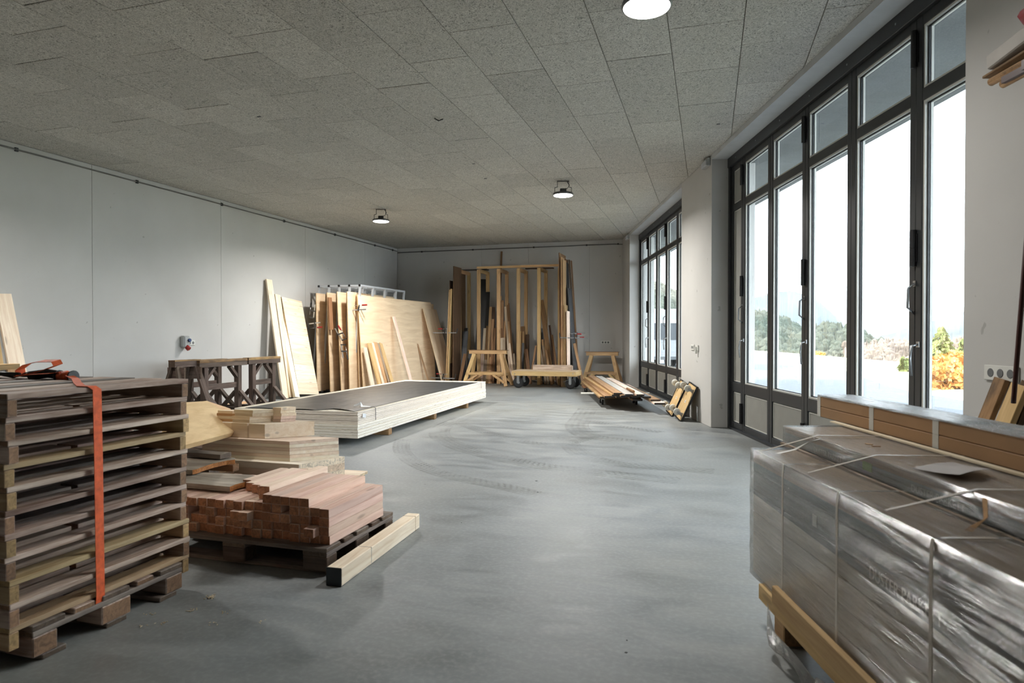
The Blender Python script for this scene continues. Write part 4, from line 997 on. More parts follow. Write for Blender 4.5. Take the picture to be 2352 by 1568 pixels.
for sx in (-1, 1):
    for sy in (-1, 1): bar('leg', M['horse'], (sx * .27, sy * .26, .02), (sx * .17, sy * .05, .78), .1, .04, (1, 0, 0), T)
    bx('gusset', M['horse'], (sx * .16, 0, .68), (.03, .3, .18), T)
tag(bx('loose_board', M['slab'], (-8.1, 9.9, .012), (.2, .9, .022), None), 'pale board on the floor behind the right dark trestle', 'board')

# pale boards leaning on the left wall
def wallboard(label, pxa, pxb, pytop, pxbl, w_, t_, mat, xb, ztop=None, xw=-8.31, group='pale boards leaning on the left wall', name='board'):
    Tp = atx((pxa + pxb) / 2, pytop, xw); best = None
    for k in range(400):                      # find the foot position whose pixel column matches
        yb = 9.5 + k * .01; d = Vector((xb, yb, 0)); fh = Vector((-math.sin(YAW), math.cos(YAW), 0)); rt_ = Vector((math.cos(YAW), math.sin(YAW), 0))
        px = 1176 + 1500 * d.dot(rt_) / d.dot(fh)
        if best is None or abs(px - pxbl) < best[0]: best = (abs(px - pxbl), yb)
    return lean3(name, label, 'board', mat, (xb, best[1], 0), Tp, w_, t_, (0, 1, 0), group)
wallboard('tallest narrow pale board leaning on the left wall', 610, 624, 642, 655, .17, .035, M['pale'], -7.86)
wallboard('second pale board from the left, shorter than the tallest', 627, 643, 677, 668, .16, .06, M['pale'], -7.84)
wallboard('third pale board, the shortest of the narrow ones', 637, 648, 713, 681, .14, .05, M['glulam'], -7.72)
_w = wallboard('wide pale knotty panel leaning on the left wall', 646, 692, 687, 709, .66, .027, M['pale'], -7.76, name='wide_panel')
_L = _w.dimensions.x if _w.dimensions.x else 2.05
_L = max(v.co.x for v in _w.data.vertices) * 2; _w.data = None if False else _w.data
_wt = thing('knotty_board', 'wide pale knotty panel leaning on the left wall', 'board', (0, 0, 0), 0, 'pale boards leaning on the left wall'); _wt.matrix_basis = _w.matrix_basis.copy(); bpy.data.objects.remove(_w)
_rp = random.Random(2); _x = -_L / 2
while _x < _L / 2 - .02:
    _h = min(_rp.uniform(.16, .24), _L / 2 - _x)
    bx('lamella', M['pale'], (_x + _h / 2, 0, _rp.uniform(-.0006, .0006)), (_h - .0015, .66, .027), _wt, bev=.001); _x += _h
wallboard('short pale board right of the wide knotty panel', 693, 720, 828, 716, .3, .02, M['pale'], -8.0, xw=-8.2)
tag(bx('timber_rest', M['black'], (-7.9, 12.5, .03), (.5, .3, .055), None, Matrix.Rotation(R(10), 4, 'Z')), 'dark rest on the floor below the aluminium rack', 'timber')

# ================================================================ aluminium sheet rack with plywood sheets
RX0, RX1, RY0, RY1, RH = -8.06, -7.07, 12.32, 14.4, 2.29
rk = thing('sheet_rack', 'aluminium frame rack holding upright plywood sheets', 'rack', (RX0, RY0, 0))
NF = 5; tl = -.18
for k in range(NF):
    x = (RX1 - RX0) * k / (NF - 1)
    for yy in [0, .55, 1.1, 1.65, RY1 - RY0] if k in (3, 4) else [0, 1.1, RY1 - RY0]:
        bar('upright', M['alu'], (x + tl, yy, .02), (x, yy, RH - .02), .04, .04, (0, 1, 0), rk)
    bx('top_rail', M['alu'], (x, (RY1 - RY0) / 2, RH), (.04, RY1 - RY0 + .04, .04), rk); bx('base_rail', M['alu'], (x + tl, (RY1 - RY0) / 2, .021), (.04, RY1 - RY0 + .04, .04), rk)
    bx('end_cap', M['blackplastic'], (x, -.025, RH), (.044, .012, .044), rk)
for yy, z in ((0, RH), (RY1 - RY0, RH), (.7, RH), (1.4, RH)): bx('cross_rail', M['alu'], ((RX1 - RX0) / 2, yy + .001, z), (RX1 - RX0 - .045, .03, .03), rk)
def sheet(label, x_b, x_t, y0, L, Hh, th, mat=None, z0=.045, dyaw=0.0, group='plywood sheets in the aluminium rack', name='plywood_sheet'):
    """upright sheet, long side along y, leaning in x"""
    mt = Matrix.Translation(((x_b), y0, z0)) @ Matrix.Rotation(dyaw, 4, 'Z') @ Matrix.Rotation(-math.atan2(x_b - x_t, Hh), 4, 'Y') @ Matrix.Translation((0, L / 2, Hh / 2)) @ Matrix.Rotation(PI / 2, 4, 'Z') @ Matrix.Rotation(PI / 2, 4, 'X')
    return tag(link(name, boxmesh(L, Hh, th, mat or M['ply'], .001), None, mt), label, 'plywood', group)
gaps = [(RX1 - RX0) * k / 4 + RX0 for k in range(5)]
SL = [(726, 679, 728), (751, 679, 759), (774, 678, 784), (797, 679, 803)]
for k, (pt_, py_, pb_) in enumerate(SL):
    for j, (h_, yo, L_) in enumerate([[(2.08, .0, 1.7), (2.0, .12, 1.8)], [(2.08, 0, 1.9), (2.09, .03, 1.6), (2.04, .08, 1.2)], [(2.1, 0, 2.0), (2.08, .04, 1.8), (2.0, .1, 1.9)], [(2.1, .0, 2.1), (2.08, .03, 2.2)]][k]):
        yn = 12.02 + yo; xt = aty(pt_, py_, 12.02).x - .021 * j; xb = aty(pb_, 885, 12.02).x - .021 * j
        sheet('plywood sheet in the rack %s, %s' % (['slot nearest the wall', 'slot second from the wall', 'middle right slot', 'slot nearest the room'][k], ['rightmost there', 'just behind the rightmost', 'third one across there'][j]), xb, xt, yn, L_, h_, .018)
p0_, p1_ = aty(757, 683, 12.0), aty(761, 757, 12.0)
tag(bar('plywood_strip', M['brown'], p1_, p0_, .12, .03, (0, 1, 0)), 'short brown strip standing against the second slot of the rack', 'board')
for j in range(4):
    sheet('plywood sheet in front of the rack, %s behind the foremost' % ORD[j], RX1 - .09 + .028 * j, RX1 + .035 - .20 + .028 * j + .03, RY0 + .05 - .03 * j, 2.3 + .2 * j, 2.06, .018, z0=.03 + .002 * j)
big = sheet('foremost big plywood sheet leaning on the rack, facing the room', -6.94, -7.085, RY0 - .1, 3.35, 2.07, .02, M['ply'], .012, R(-3.2))
sheet('pale plywood sheet behind the foremost one, standing out at the right', -7.16, -7.0 - .22, 13.3, 2.9, 2.05, .018, None, .02, R(-2.5))
# tall twisted sheet at the right end
o = lean3('plywood_sheet', 'yellowish thin sheet leaning at the right end of the plywood', 'plywood', M['ply'], (aty(1016, 875, 15.0).x, 15.42, 0), (aty(971, 708, 15.0).x, 15.42, aty(971, 708, 15.0).z), .85, .012, (0, 1, 0), None)
lean3('plywood_strip', 'narrow plywood strip leaning in front of the yellowish sheet', 'plywood', M['lightbrown'], (-6.62, 14.9, 0), (-6.9, 14.7, 1.15), .07, .015, (0, 1, 0))
# boards leaning on the foremost sheet
def frontlean(label, pxt, pyt, pxb, w_, t_, mat, yy_t, xt=None, xb_off=.42, name='board', group='offcuts leaning on the foremost plywood sheet'):
    Tp = aty(pxt, pyt, yy_t); 
    best = None
    for k in range(700):
        yb = 11.0 + k * .01; xb = Tp.x + xb_off; px = 1176 + 1500 * (xb * math.cos(YAW) + yb * math.sin(YAW)) / (-xb * math.sin(YAW) + yb * math.cos(YAW))
        if best is None or abs(px - pxb) < best[0]: best = (abs(px - pxb), yb, xb)
    return lean3(name, label, 'board', mat, (best[2], best[1], 0), Tp, w_, t_, (0, 1, 0), group)
def bigx(y, z): return -6.91 - .145 * z / 2.07 + (y - RY0) * .056
def onsheet(label, pxt, pyt, pxb, w_, t_, mat, off=.4):
    Tp = atx(pxt, pyt, -6.95)
    for _ in range(5): Tp = atx(pxt, pyt, bigx(Tp.y, Tp.z) + .012 + t_ / 2 + .02)
    best = None
    for k in range(700):
        yb = 11.0 + k * .01; xb = bigx(yb, 0) + off; px = 1176 + 1500 * (xb * math.cos(YAW) + yb * math.sin(YAW)) / (-xb * math.sin(YAW) + yb * math.cos(YAW))
        if best is None or abs(px - pxb) < best[0]: best = (abs(px - pxb), yb, xb)
    return lean3('board', label, 'board', mat, (best[2], best[1], 0), Tp, w_, t_, (0, 1, 0), 'boards leaning on the foremost plywood sheet')
onsheet('long narrow pale lath leaning diagonally on the foremost sheet', 904, 727, 949, .1, .03, M['redlight'], .42)
onsheet('short pale board, leftmost of those leaning on the foremost sheet', 838, 798, 859, .14, .03, M['pale'], .22)
onsheet('short yellow board beside the leftmost short one', 848, 788, 877, .14, .035, M['yellow'], .3)
onsheet('thin pale board in the middle of the short group', 855, 787, 886, .07, .03, M['pale'], .36)
onsheet('brown-edged short board right of the middle', 861, 786, 896, .13, .035, M['lightbrown'], .42)
onsheet('grey short board near the right of the short group', 868, 788, 903, .11, .02, M['mdf'], .5)
onsheet('orange-brown short board at the right of the short group', 874, 788, 908, .1, .03, M['yellow'], .56)

# ---------------------------------------------------------------- clamps
def clamp(label, c, d, jaw, L=.5, name='bar_clamp', handle_red=True):
    """c = middle of the bar, d = bar direction, jaw = direction the jaws point"""
    c = Vector(c); d = Vector(d).normalized(); jaw = Vector(jaw).normalized(); T = thing(name, label, 'clamp', c); side = d.cross(jaw)
    bar('bar', M['steel'], -d * L / 2, d * L / 2, .025, .008, jaw, T); bar('fixed_jaw', M['darksteel'], -d * (L / 2 - .01) - jaw * .012, -d * (L / 2 - .01) + jaw * .11, .022, .018, d, T)
    s_ = d * (L * .02); bar('sliding_jaw', M['darksteel'], s_ - jaw * .02, s_ + jaw * .11, .026, .02, d, T)
    link('spindle', tubemesh([s_ + jaw * .1 - d * .1, s_ + jaw * .1 + d * .07], .007, M['steel']), T)
    link('grip', tubemesh([s_ + jaw * .1 + d * .07, s_ + jaw * .1 + d * .085, s_ + jaw * .1 + d * .17, s_ + jaw * .1 + d * .18], .017, M['redplastic'] if handle_red else M['blackplastic'], 10), T)
    return T
p = atx(815, 705, -7.02); clamp('bar clamp with red grip at the top corner of the foremost sheet', (-7.06, 12.215, p.z - .05), (1, .1, .05), (0, .3, 1), .36)
p = aty(722, 715, 12.0); clamp('white and black spring clamp at the left end of the rack', p, (.2, -.1, 1), (-1, 0, .2), .3, handle_red=False)
p = aty(722, 742, 12.0); clamp('clamp with red grip below the white and black clamp', p, (1, 0, .1), (0, 0, -1), .3)
p = aty(778, 768, 11.995); clamp('clamp with red grip between two rack slots', p, (-.5, -.3, 1), (1, 0, .3), .3)
p = aty(786, 806, 11.995); clamp('pale handled clamp lowest on the rack sheets', p, (.3, -.2, -1), (1, 0, 0), .3, handle_red=False)
p = aty(1022, 764, 15.1); clamp('long bar clamp across the left bundle of upright boards', p, (-1, -.15, .0), (.2, 0, 1), .62)
p = aty(1018, 868, 15.05); clamp('long bar clamp near the floor on the left bundle', p, (-1, -.15, .03), (.2, 0, 1), .62)
p = aty(1318, 776, 15.2); clamp('long bar clamp with red grip across the right bundle', p, (1, .1, -.03), (-.1, 0, 1), .68)
p = aty(1325, 765, 15.62); clamp('second bar clamp behind the right bundle', p, (1, .1, -.01), (-.1, 0, -1), .4)

# ================================================================ timber rack at the back wall
ZR = 2.93; FY, RY = 15.66, 16.36
PX = [-6.13, -5.60, -5.07, -4.55, -4.02, -3.50]
RT = thing('timber_rack', 'light timber rack with upright bays against the back wall', 'rack', (-4.8, 16.0, 0))
def rl(x, y, z): return Vector((x + 4.8, y - 16.0, z))
for x in PX:
    bx('front_post', M['yellow'], rl(x, FY, (ZR - .03) / 2 + .001), (.085, .06, ZR - .04), RT, bev=.003); bx('rear_post', M['yellow'], rl(x, RY, (ZR - .03) / 2 + .001), (.085, .06, ZR - .04), RT, bev=.003)
    bx('top_arm', M['yellow'], rl(x, (FY + RY) / 2, ZR - .06), (.05, RY - FY - .06, .09), RT, bev=.003); bx('foot_rail', M['yellow'], rl(x, (FY + RY) / 2, .05), (.05, RY - FY - .06, .09), RT)
bx('top_beam', M['yellow'], rl(-5.07, FY, ZR + .015), (1.15, .07, .055), RT, bev=.003); bx('top_beam', M['yellow'], rl(-3.98, FY, ZR + .015), (1.02, .07, .055), RT, bev=.003)
for i, (a, b) in enumerate(zip(PX, PX[1:])): bx('rear_rail', M['yellow'], rl((a + b) / 2, RY, .12), (b - a - .09, .05, .09), RT)
tag(bx('board', M['darkbrown'], (-4.12, 16.1, ZR - .003), (.72, .14, .025), None, Matrix.Rotation(R(2), 4, 'Z')), 'dark board lying across the top arms of the timber rack', 'board')
tag(bx('board', M['black'], (-5.85, 16.0, ZR - .003), (.75, .18, .025), None), 'black board lying on the left top arms of the rack', 'board')

def lb(label, xl, yt, xr, xbl, yb, yt_, mat, th=.022, group='offcuts standing in the timber rack', name='offcut'):
    """board standing at the back, given by pixel corners of the enlarged crop (base 1080,600, scale 5.225)"""
    f = lambda zx: 1080 + zx / 5.225
    top = aty(f((xl + xr) / 2), 600 + yt / 5.225, yt_); wpx = (xr - xl) / 5.225; wid = wpx / 1500 * 16.8
    bx_ = aty(f(xbl + (xr - xl) / 2), 880, yb).x
    return lean3(name, label, 'board', mat, (bx_, yb, 0), top, wid, th, (1, 0, 0), group, .0015)
m = M
B_ = [ # label, xl, ytop, xr, xbottom, ybot, ytop_y, mat
 ('tall black laminate panel at the back of the first bay', 118, 215, 205, 22, 16.0, 16.4, m['black']),
 ('shorter black laminate panel in front of the tall one', 150, 368, 240, 96, 15.86, 16.3, m['black']),
 ('brown narrow board left in the first bay', 112, 812, 158, 85, 15.80, 16.2, m['brown']),
 ('pale narrow board in the first bay', 162, 802, 193, 118, 15.74, 16.1, m['pale']),
 ('long light brown board, tallest pale one of the first bay', 220, 546, 264, 168, 15.83, 16.25, m['lightbrown']),
 ('dark brown board behind the tallest pale one', 262, 548, 300, 255, 15.93, 16.3, m['darkbrown']),
 ('slim brown board left of the long light board', 200, 655, 222, 160, 15.76, 16.2, m['brown']),
 ('light slim board in the middle of the first bay', 258, 692, 290, 218, 15.79, 16.2, m['lightbrown']),
 ('short slim board beside the second rack post', 288, 800, 310, 262, 15.77, 16.1, m['brown']),
 ('low pale board behind the light trestle', 215, 905, 240, 190, 15.72, 16.0, m['lightbrown']),
 ('low brown lath right of the low pale board', 262, 962, 282, 240, 15.72, 15.98, m['brown']),
 ('pale reddish plank low in the first bay', 118, 1110, 165, 105, 15.71, 15.9, m['redlight']),
 ('low grey plank in the first bay', 172, 1180, 212, 150, 15.71, 15.9, m['mdf']),
 ('low lath next to the grey plank', 225, 1150, 255, 215, 15.71, 15.9, m['lightbrown']),
 ('wide light board filling the left of the second bay', 345, 470, 405, 338, 15.9, 16.35, m['lightbrown']),
 ('slightly taller light board behind the wide one', 350, 415, 376, 345, 16.0, 16.42, m['yellow']),
 ('slim pale board leaning right in the second bay', 408, 545, 432, 478, 15.78, 16.2, m['pale']),
 ('brown board leaning right behind the slim pale one', 438, 505, 470, 510, 15.9, 16.35, m['brown']),
 ('short pale wide board in the second bay', 362, 918, 420, 372, 15.73, 16.0, m['pale']),
 ('brown wedge-like board left in the second bay', 348, 805, 380, 366, 15.8, 16.15, m['brown']),
 ('light slim board left of the slim leaning one', 408, 712, 428, 392, 15.82, 16.2, m['yellow']),
 ('light board near the third rack post', 448, 722, 470, 490, 15.76, 16.15, m['lightbrown']),
 ('low pale board leaning by the third post', 455, 982, 482, 515, 15.72, 16.0, m['pale']),
 ('lowest light offcut touching the third post', 512, 1105, 535, 532, 15.72, 15.9, m['mdf']),
 ('low reddish offcut in the second bay', 450, 1145, 474, 492, 15.71, 15.88, m['redlight']),
 ('light board left in the third bay', 588, 838, 612, 572, 15.78, 16.15, m['yellow']),
 ('pale board second in the third bay', 626, 842, 650, 622, 15.82, 16.15, m['lightbrown']),
 ('dark board right in the third bay', 664, 878, 708, 668, 15.9, 16.25, m['darkbrown']),
 ('black slim board in the third bay', 622, 980, 650, 616, 15.75, 16.05, m['black']),
 ('short brown board leaning right in the third bay', 648, 1052, 690, 700, 15.73, 15.95, m['brown']),
 ('brown board end leaning left beside the fourth post', 778, 1012, 800, 705, 15.76, 16.1, m['lightbrown']),
 ('small brown offcut with a rounded top in the third bay', 605, 780, 650, 600, 16.0, 16.3, m['brown']),
 ('long brown board leaning far right in the fourth bay', 826, 466, 880, 960, 15.85, 16.35, m['brown']),
 ('slim light board left in the fourth bay', 830, 836, 850, 828, 15.8, 16.15, m['lightbrown']),
 ('black board behind in the fourth bay', 850, 806, 886, 862, 15.93, 16.25, m['black']),
 ('pale slim board in the fourth bay', 858, 938, 880, 888, 15.77, 16.1, m['lightbrown']),
 ('grey brown board low in the fourth bay', 828, 1038, 852, 900, 15.72, 15.98, m['mdf']),
 ('narrow grey board beside the low one', 862, 1012, 884, 930, 15.74, 16.02, m['mdf']),
 ('light short board in the middle of the fourth bay', 893, 1066, 920, 968, 15.72, 15.95, m['lightbrown']),
 ('dark slim board right of the long leaning board', 940, 766, 962, 1030, 15.9, 16.3, m['darkbrown']),
 ('brown lath leaning towards the fifth post', 972, 882, 994, 1052, 15.83, 16.2, m['brown']),
 ('short brown offcut right of the fifth post', 1060, 1078, 1088, 1062, 15.74, 15.95, m['brown']),
]
for b in B_: lb(*b)
lb('tall narrow lath rising above the rack to the wall', 366, -118, 388, 300, 16.1, 16.56, m['brown'], .03, None, 'lath')

def edgeboard(label, pxt, pyt, pxb, yn, wy, th, mat, group):
    """board standing on end with its face to the side: near edge at y = yn"""
    t = aty(pxt, pyt, yn); b = aty(pxb, 884, yn)
    return lean3('upright_board', label, 'board', mat, (b.x, yn + wy / 2, 0), (t.x, yn + wy / 2, t.z), wy, th, (0, 1, 0), group)
for a in (('tall dark brown panel of the left bundle', 1042, 611, 1040, 15.15, .5, .03, m['darkbrown']), ('second dark panel of the left bundle, right of the tall one', 1052, 625, 1054, 15.8, .5, .03, m['darkbrown']),
          ('yellow edged board left in the left bundle', 1036, 663, 1028, 15.12, .3, .03, m['yellow']), ('slim yellow board beside the left-bundle clamp', 1032, 665, 1024, 15.1, .3, .028, m['yellow']),
          ('dark slim board leftmost at the top of the left bundle', 1033, 644, 1033, 15.2, .25, .02, m['darkbrown'])): edgeboard(*a[:-1], a[-1], 'boards of the left clamped bundle')
for a in (('tallest brown board of the right bundle', 1284, 580, 1287, 15.28, .72, .024, m['brown']), ('live-edged pale board, first of the right bundle', 1289, 590, 1290, 15.22, .3, .03, m['lightbrown']),
          ('live-edged board, second of the right bundle', 1293, 596, 1294, 15.22, .3, .03, m['lightbrown']), ('live-edged board, third of the right bundle', 1297, 700, 1298, 15.2, .3, .026, m['lightbrown']), ('shorter pale board of the right bundle', 1302, 714, 1303.5, 15.18, .28, .026, m['redlight']),
          ('brown board with a hole right in the right bundle', 1298, 594, 1307.5, 15.75, .3, .022, m['brown']), ('black slim panel of the right bundle', 1299, 602, 1312, 15.6, .3, .018, m['black']),
          ('dark grey panel leaning out of the right bundle', 1304, 661, 1321, 15.45, .35, .03, m['greyboard']), ('long brown lath at the outside of the right bundle', 1311, 598, 1329, 15.9, .12, .022, m['brown']), ('second brown lath outside the right bundle', 1306, 596, 1325.5, 16.15, .12, .022, m['darkbrown'])):
    edgeboard(*a[:-1], a[-1], 'boards of the right clamped bundle')
lb('short orange-brown board leaning outward by the cart', 1235, 985, 1262, 1350, 15.3, 15.55, m['lightbrown'], .03, None, 'board')
lb('dark sheet leaning left of the first bay', -70, 800, -25, -125, 15.55, 16.1, m['black'], .02, None, 'sheet')
lb('grey dark sheet in front of the dark one', -85, 840, -22, -130, 15.45, 15.95, m['greyboard'], .02, None, 'sheet')
lb('low reddish board left of the light trestle', -78, 1110, -40, -150, 15.25, 15.5, m['brown'], .03, None, 'board')
lb('low grey board left of the light trestle', -22, 1090, 20, -60, 15.45, 15.75, m['greyboard'], .02, None, 'board')

# light trestles
def light_trestle(label, x0, x1, y, H_):
    T = thing('sawhorse', label, 'trestle', ((x0 + x1) / 2, y, 0), 0, 'light wooden sawhorses'); L = x1 - x0
    bx('beam', M['yellow'], (0, 0, H_ - .055), (L, .1, .085), T, bev=.003); bx('beam_cap', M['brown'], (0, 0, H_ - .008), (L + .06, .11, .014), T)
    for sx in (-1, 1):
        for sy in (-1, 1): bar('leg', M['yellow'], (sx * (L / 2 + .06), sy * .27, .006), (sx * (L / 2 - .13), sy * .045, H_ - .1), .085, .035, (1, 0, 0), T)
        bar('end_tie', M['yellow'], (sx * (L / 2 - .02), -.19, .28), (sx * (L / 2 - .02), .19, .28), .06, .03, (0, 0, 1), T)
    for sy in (-1, 1):
        bar('rail', M['yellow'], (-L / 2 + .02, sy * .225, .3), (L / 2 - .02, sy * .225, .3), .055, .03, (0, 0, 1), T)
        for sx in (-1, 1): bar('brace', M['yellow'], (sx * (L / 2 + .02), sy * .26, .09), (sx * .2, sy * .23, .275), .05, .028, (0, 0, 1), T)
    return T
a, b = aty(1079, 803, 15.2), aty(1164, 803, 15.2); light_trestle('light wooden sawhorse in front of the timber rack', a.x, b.x, 15.2, a.z)
a, b = aty(1347, 807, 16.15), aty(1420, 807, 16.15); light_trestle('light wooden sawhorse right of the rack near the back corner', a.x, b.x, 16.15, a.z)

# ---------------------------------------------------------------- flat cart
CY0 = 14.62
a, b = aty(1175, 857, CY0), aty(1322, 857, CY0)
zb_, zt_ = aty(1250, 863.5, CY0).z, aty(1250, 852, CY0).z
CT = thing('platform_cart', 'wooden platform cart on four black rubber wheels', 'cart', ((a.x + b.x) / 2, CY0 + .35, 0)); CL = b.x - a.x
bx('deck', M['ply'], (0, 0, zt_ - .01), (CL, .7, .02), CT, bev=.002)
for sy in (-1, 1): bx('side_beam', M['yellow'], (0, sy * .33, (zb_ + zt_ - .02) / 2), (CL, .04, zt_ - zb_ - .02), CT, bev=.002)
for sx in (-1, 1): bx('end_beam', M['yellow'], (sx * (CL / 2 - .02), 0, (zb_ + zt_ - .02) / 2), (.04, .62, zt_ - zb_ - .02), CT)
for sx in (-1, 1):
    for sy in (-1, 1):
        c = Vector((sx * (CL / 2 - .14), sy * .26, .125)); ang = R(25) if sx < 0 else R(-8)
        RR = Matrix.Translation(c) @ Matrix.Rotation(ang, 4, 'Z') @ Matrix.Rotation(PI / 2, 4, 'X')
        w_ = link('wheel', lathe([(.085, -.02), (.12, -.022), (.125, -.012), (.125, .012), (.12, .022), (.085, .02)], M['rubber'], 28), CT, RR); link('rim', lathe([(.088, -.014), (.03, -.02), (.012, -.03), (.012, .03), (.03, .02), (.088, .014)], M['steel'], 24), CT, RR)
        for s2 in (-1, 1): bx('fork', M['steel'], c + Vector((0, s2 * .036, .065)), (.06, .004, .15), CT)
        bx('caster_plate', M['steel'], c + Vector((0, 0, zb_ - .125 - .004)), (.12, .1, .008), CT)
        bx('caster_neck', M['steel'], c + Vector((0, 0, (.14 + zb_ - .125) / 2)), (.07, .076, max(.02, zb_ - .125 - .14)), CT)
bar('brake_pedal', M['steel'], (CL / 2 - .3, -.3, .16), (CL / 2 - .16, -.29, .22), .03, .006, (0, 1, 0), CT)
for px_ in (1182, 1316): 
    q = aty(px_, 858, CY0); bx('bolt', M['steel'], (q.x - CT.location.x, -.355, q.z), (.02, .012, .02), CT)
tag(bx('loose_board', M['weather'], (CT.location.x + .1, CY0 + .5, zt_ + .061), (.95, .022, .12), None), 'grey board standing on edge on the platform cart', 'board')
tag(bx('end_block', M['weather'], (CT.location.x + .59, CY0 + .46, zt_ + .056), (.02, .1, .11), None), 'small grey upright at the end of the board on the cart', 'block')

# ================================================================ planks on dollies by the far front
def dolly_low(label, s, n):
    T = tag(link('wheeled_dolly', None, None, FM @ Matrix.Translation((s, n, 0))), label, 'dolly', 'low dollies under the planks')
    bx('platform', M['brown'], (0, 0, .125), (.4, .75, .03), T, bev=.003)
    for sx in (-1, 1):
        for sy in (-1, 1):
            c = Vector((sx * .14, sy * .3, .05)); link('wheel', lathe([(.015, -.016), (.048, -.016), (.05, -.01), (.05, .01), (.048, .016), (.015, .016)], M['rubber'], 18), T, Matrix.Translation(c) @ Matrix.Rotation(PI / 2, 4, 'X')); bx('caster', M['steel'], c + Vector((0, 0, .033)), (.05, .045, .05), T)
dolly_low('near low dolly carrying the long planks', 3.0, 1.08); dolly_low('far low dolly carrying the long planks', 5.3, 1.14)
t = link('plastic_tube', tubemesh([fp(3.35, 1.72, .158), fp(3.35, .45, .158)], .018, M['whitewheel'], 12)); tag(t, 'white tube lying across under the long planks', 'tube')
rq = random.Random(4)
PL = [ # s near, s far, n, z, width, thick, mat, label
 (2.35, 6.1, 1.40, .178, .15, .03, 'lightbrown', 'lowest light brown plank at the room side of the plank pile'),
 (2.5, 6.2, 1.22, .178, .14, .03, 'brown', 'lowest brown plank beside the room-side plank'),
 (1.9, 6.0, .92, .178, .16, .03, 'brown', 'lowest brown plank in the middle of the pile'),
 (1.35, 5.2, .66, .178, .17, .03, 'redlight', 'pale lowest plank reaching nearest to the camera'),
 (2.1, 6.35, 1.34, .212, .15, .03, 'lightbrown', 'second layer plank at the room side of the pile'),
 (2.05, 6.3, 1.17, .212, .15, .03, 'yellow', 'second layer yellow plank of the pile'),
 (1.95, 6.2, 1.0, .212, .15, .03, 'lightbrown', 'second layer plank in the middle of the pile'),
 (1.55, 5.5, .72, .212, .16, .025, 'brown', 'second layer brown plank towards the glazed front'),
 (2.0, 6.4, 1.28, .246, .14, .03, 'yellow', 'third layer plank at the room side of the pile'),
 (1.85, 6.3, 1.12, .246, .14, .03, 'lightbrown', 'third layer plank second from the room side'),
 (1.8, 6.2, .96, .246, .14, .03, 'brown', 'third layer brown plank of the pile'),
 (1.7, 5.6, .80, .246, .13, .025, 'greyboard', 'third layer dark grey plank of the pile'),
 (1.95, 6.45, 1.22, .28, .14, .025, 'lightbrown', 'fourth layer plank at the room side of the pile'),
 (1.75, 6.35, 1.06, .28, .14, .022, 'whitebox', 'white-faced plank on top of the pile'),
 (1.7, 5.7, .90, .28, .13, .025, 'redlight', 'pale plank right of the white-faced plank')]
for s0, s1, n, z, w_, th, mt_, lab in PL:
    tag(link('plank', boxmesh(s1 - s0, w_, th, M[mt_], .002), None, FM @ Matrix.Translation(((s0 + s1) / 2, n, z)) @ Matrix.Rotation(R(rq.uniform(-.8, .8)), 4, 'Z')), lab, 'plank', 'planks on low dollies')
    tag_ = link('painted_end', boxmesh(.004, w_ - .002, th - .002, M['black'] if mt_ not in ('redlight',) else M['black']), bpy.data.objects[COL.objects[-1].name], Matrix.Translation((-(s1 - s0) / 2 - .001, 0, 0)))
tag(link('round_stick', tubemesh([fp(1.9, .99, .318), fp(2.5, 1.0, .318)], .02, M['brown'], 10)), 'short brown round stick on the near end of the pile', 'stick')

# two transport dollies leaning on the middle pier
def lean_dolly(label, s0, s1):
    b0 = Vector(((s0 + s1) / 2, .52, .02)); t0 = Vector(((s0 + s1) / 2 - .05, .305, .515)); d = (t0 - b0).normalized(); L = (t0 - b0).length
    xx = Vector((1, 0, 0)); xx = (xx - d * xx.dot(d)).normalized(); nn = xx.cross(d)      # nn points away from the wall? checked below
    if nn.y < 0: nn = -nn
    mt = Matrix((xx, d, xx.cross(d))).transposed().to_4x4(); mt.translation = (b0 + t0) / 2
    sgn = 1 if xx.cross(d).y > 0 else -1
    T = tag(link('wheel_dolly', None, None, FM @ mt), label, 'dolly', 'dollies leaning on the pier'); W_ = s1 - s0
    bx('platform', M['ply_birch'], (0, 0, 0), (W_, L, .016), T, bev=.002)
    bx('rim', M['blackplastic'], (0, L / 2, 0), (W_ + .016, .016, .03), T); bx('rim', M['blackplastic'], (0, -L / 2, 0), (W_ + .016, .016, .03), T)
    for sx in (-1, 1): bx('rim', M['blackplastic'], (sx * W_ / 2, 0, 0), (.016, L, .03), T)
    bx('label_plate', M['tag'], (0, -.0, sgn * .009), (.04, .04, .002), T); bx('label_dot', M['blackplastic'], (0, 0, sgn * .0105), (.014, .014, .001), T)
    for sx in (-1, 1):
        bx('grip_slot', M['blackplastic'], (sx * (W_ / 2 - .05), .06, sgn * .0085), (.012, .1, .002), T)
        for sy in (-1, 1):
            c = Vector((sx * (W_ / 2 - .09), sy * (L / 2 - .085), 0)); hub_ = c + Vector((0, 0, sgn * .095))
            bx('caster_plate', M['steel'], c + Vector((0, 0, sgn * .011)), (.06, .06, .005), T)
            for s3 in (-1, 1): bar('fork', M['steel'], c + Vector((s3 * .02, 0, sgn * .013)), hub_ + Vector((s3 * .02, .012, 0)), .04, .003, (0, 1, 0), T)
            link('wheel', lathe([(.01, -.017), (.045, -.017), (.05, -.009), (.05, .009), (.045, .017), (.01, .017)], M['whitewheel'], 24), T, Matrix.Translation(hub_ + Vector((0, .012, 0))) @ Matrix.Rotation(PI / 2, 4, 'Y'))
lean_dolly('white-wheeled plywood dolly leaning on the pier, nearer the far glazing', 1.16, 1.62); lean_dolly('white-wheeled plywood dolly leaning on the pier, nearer the camera', .60, 1.08)
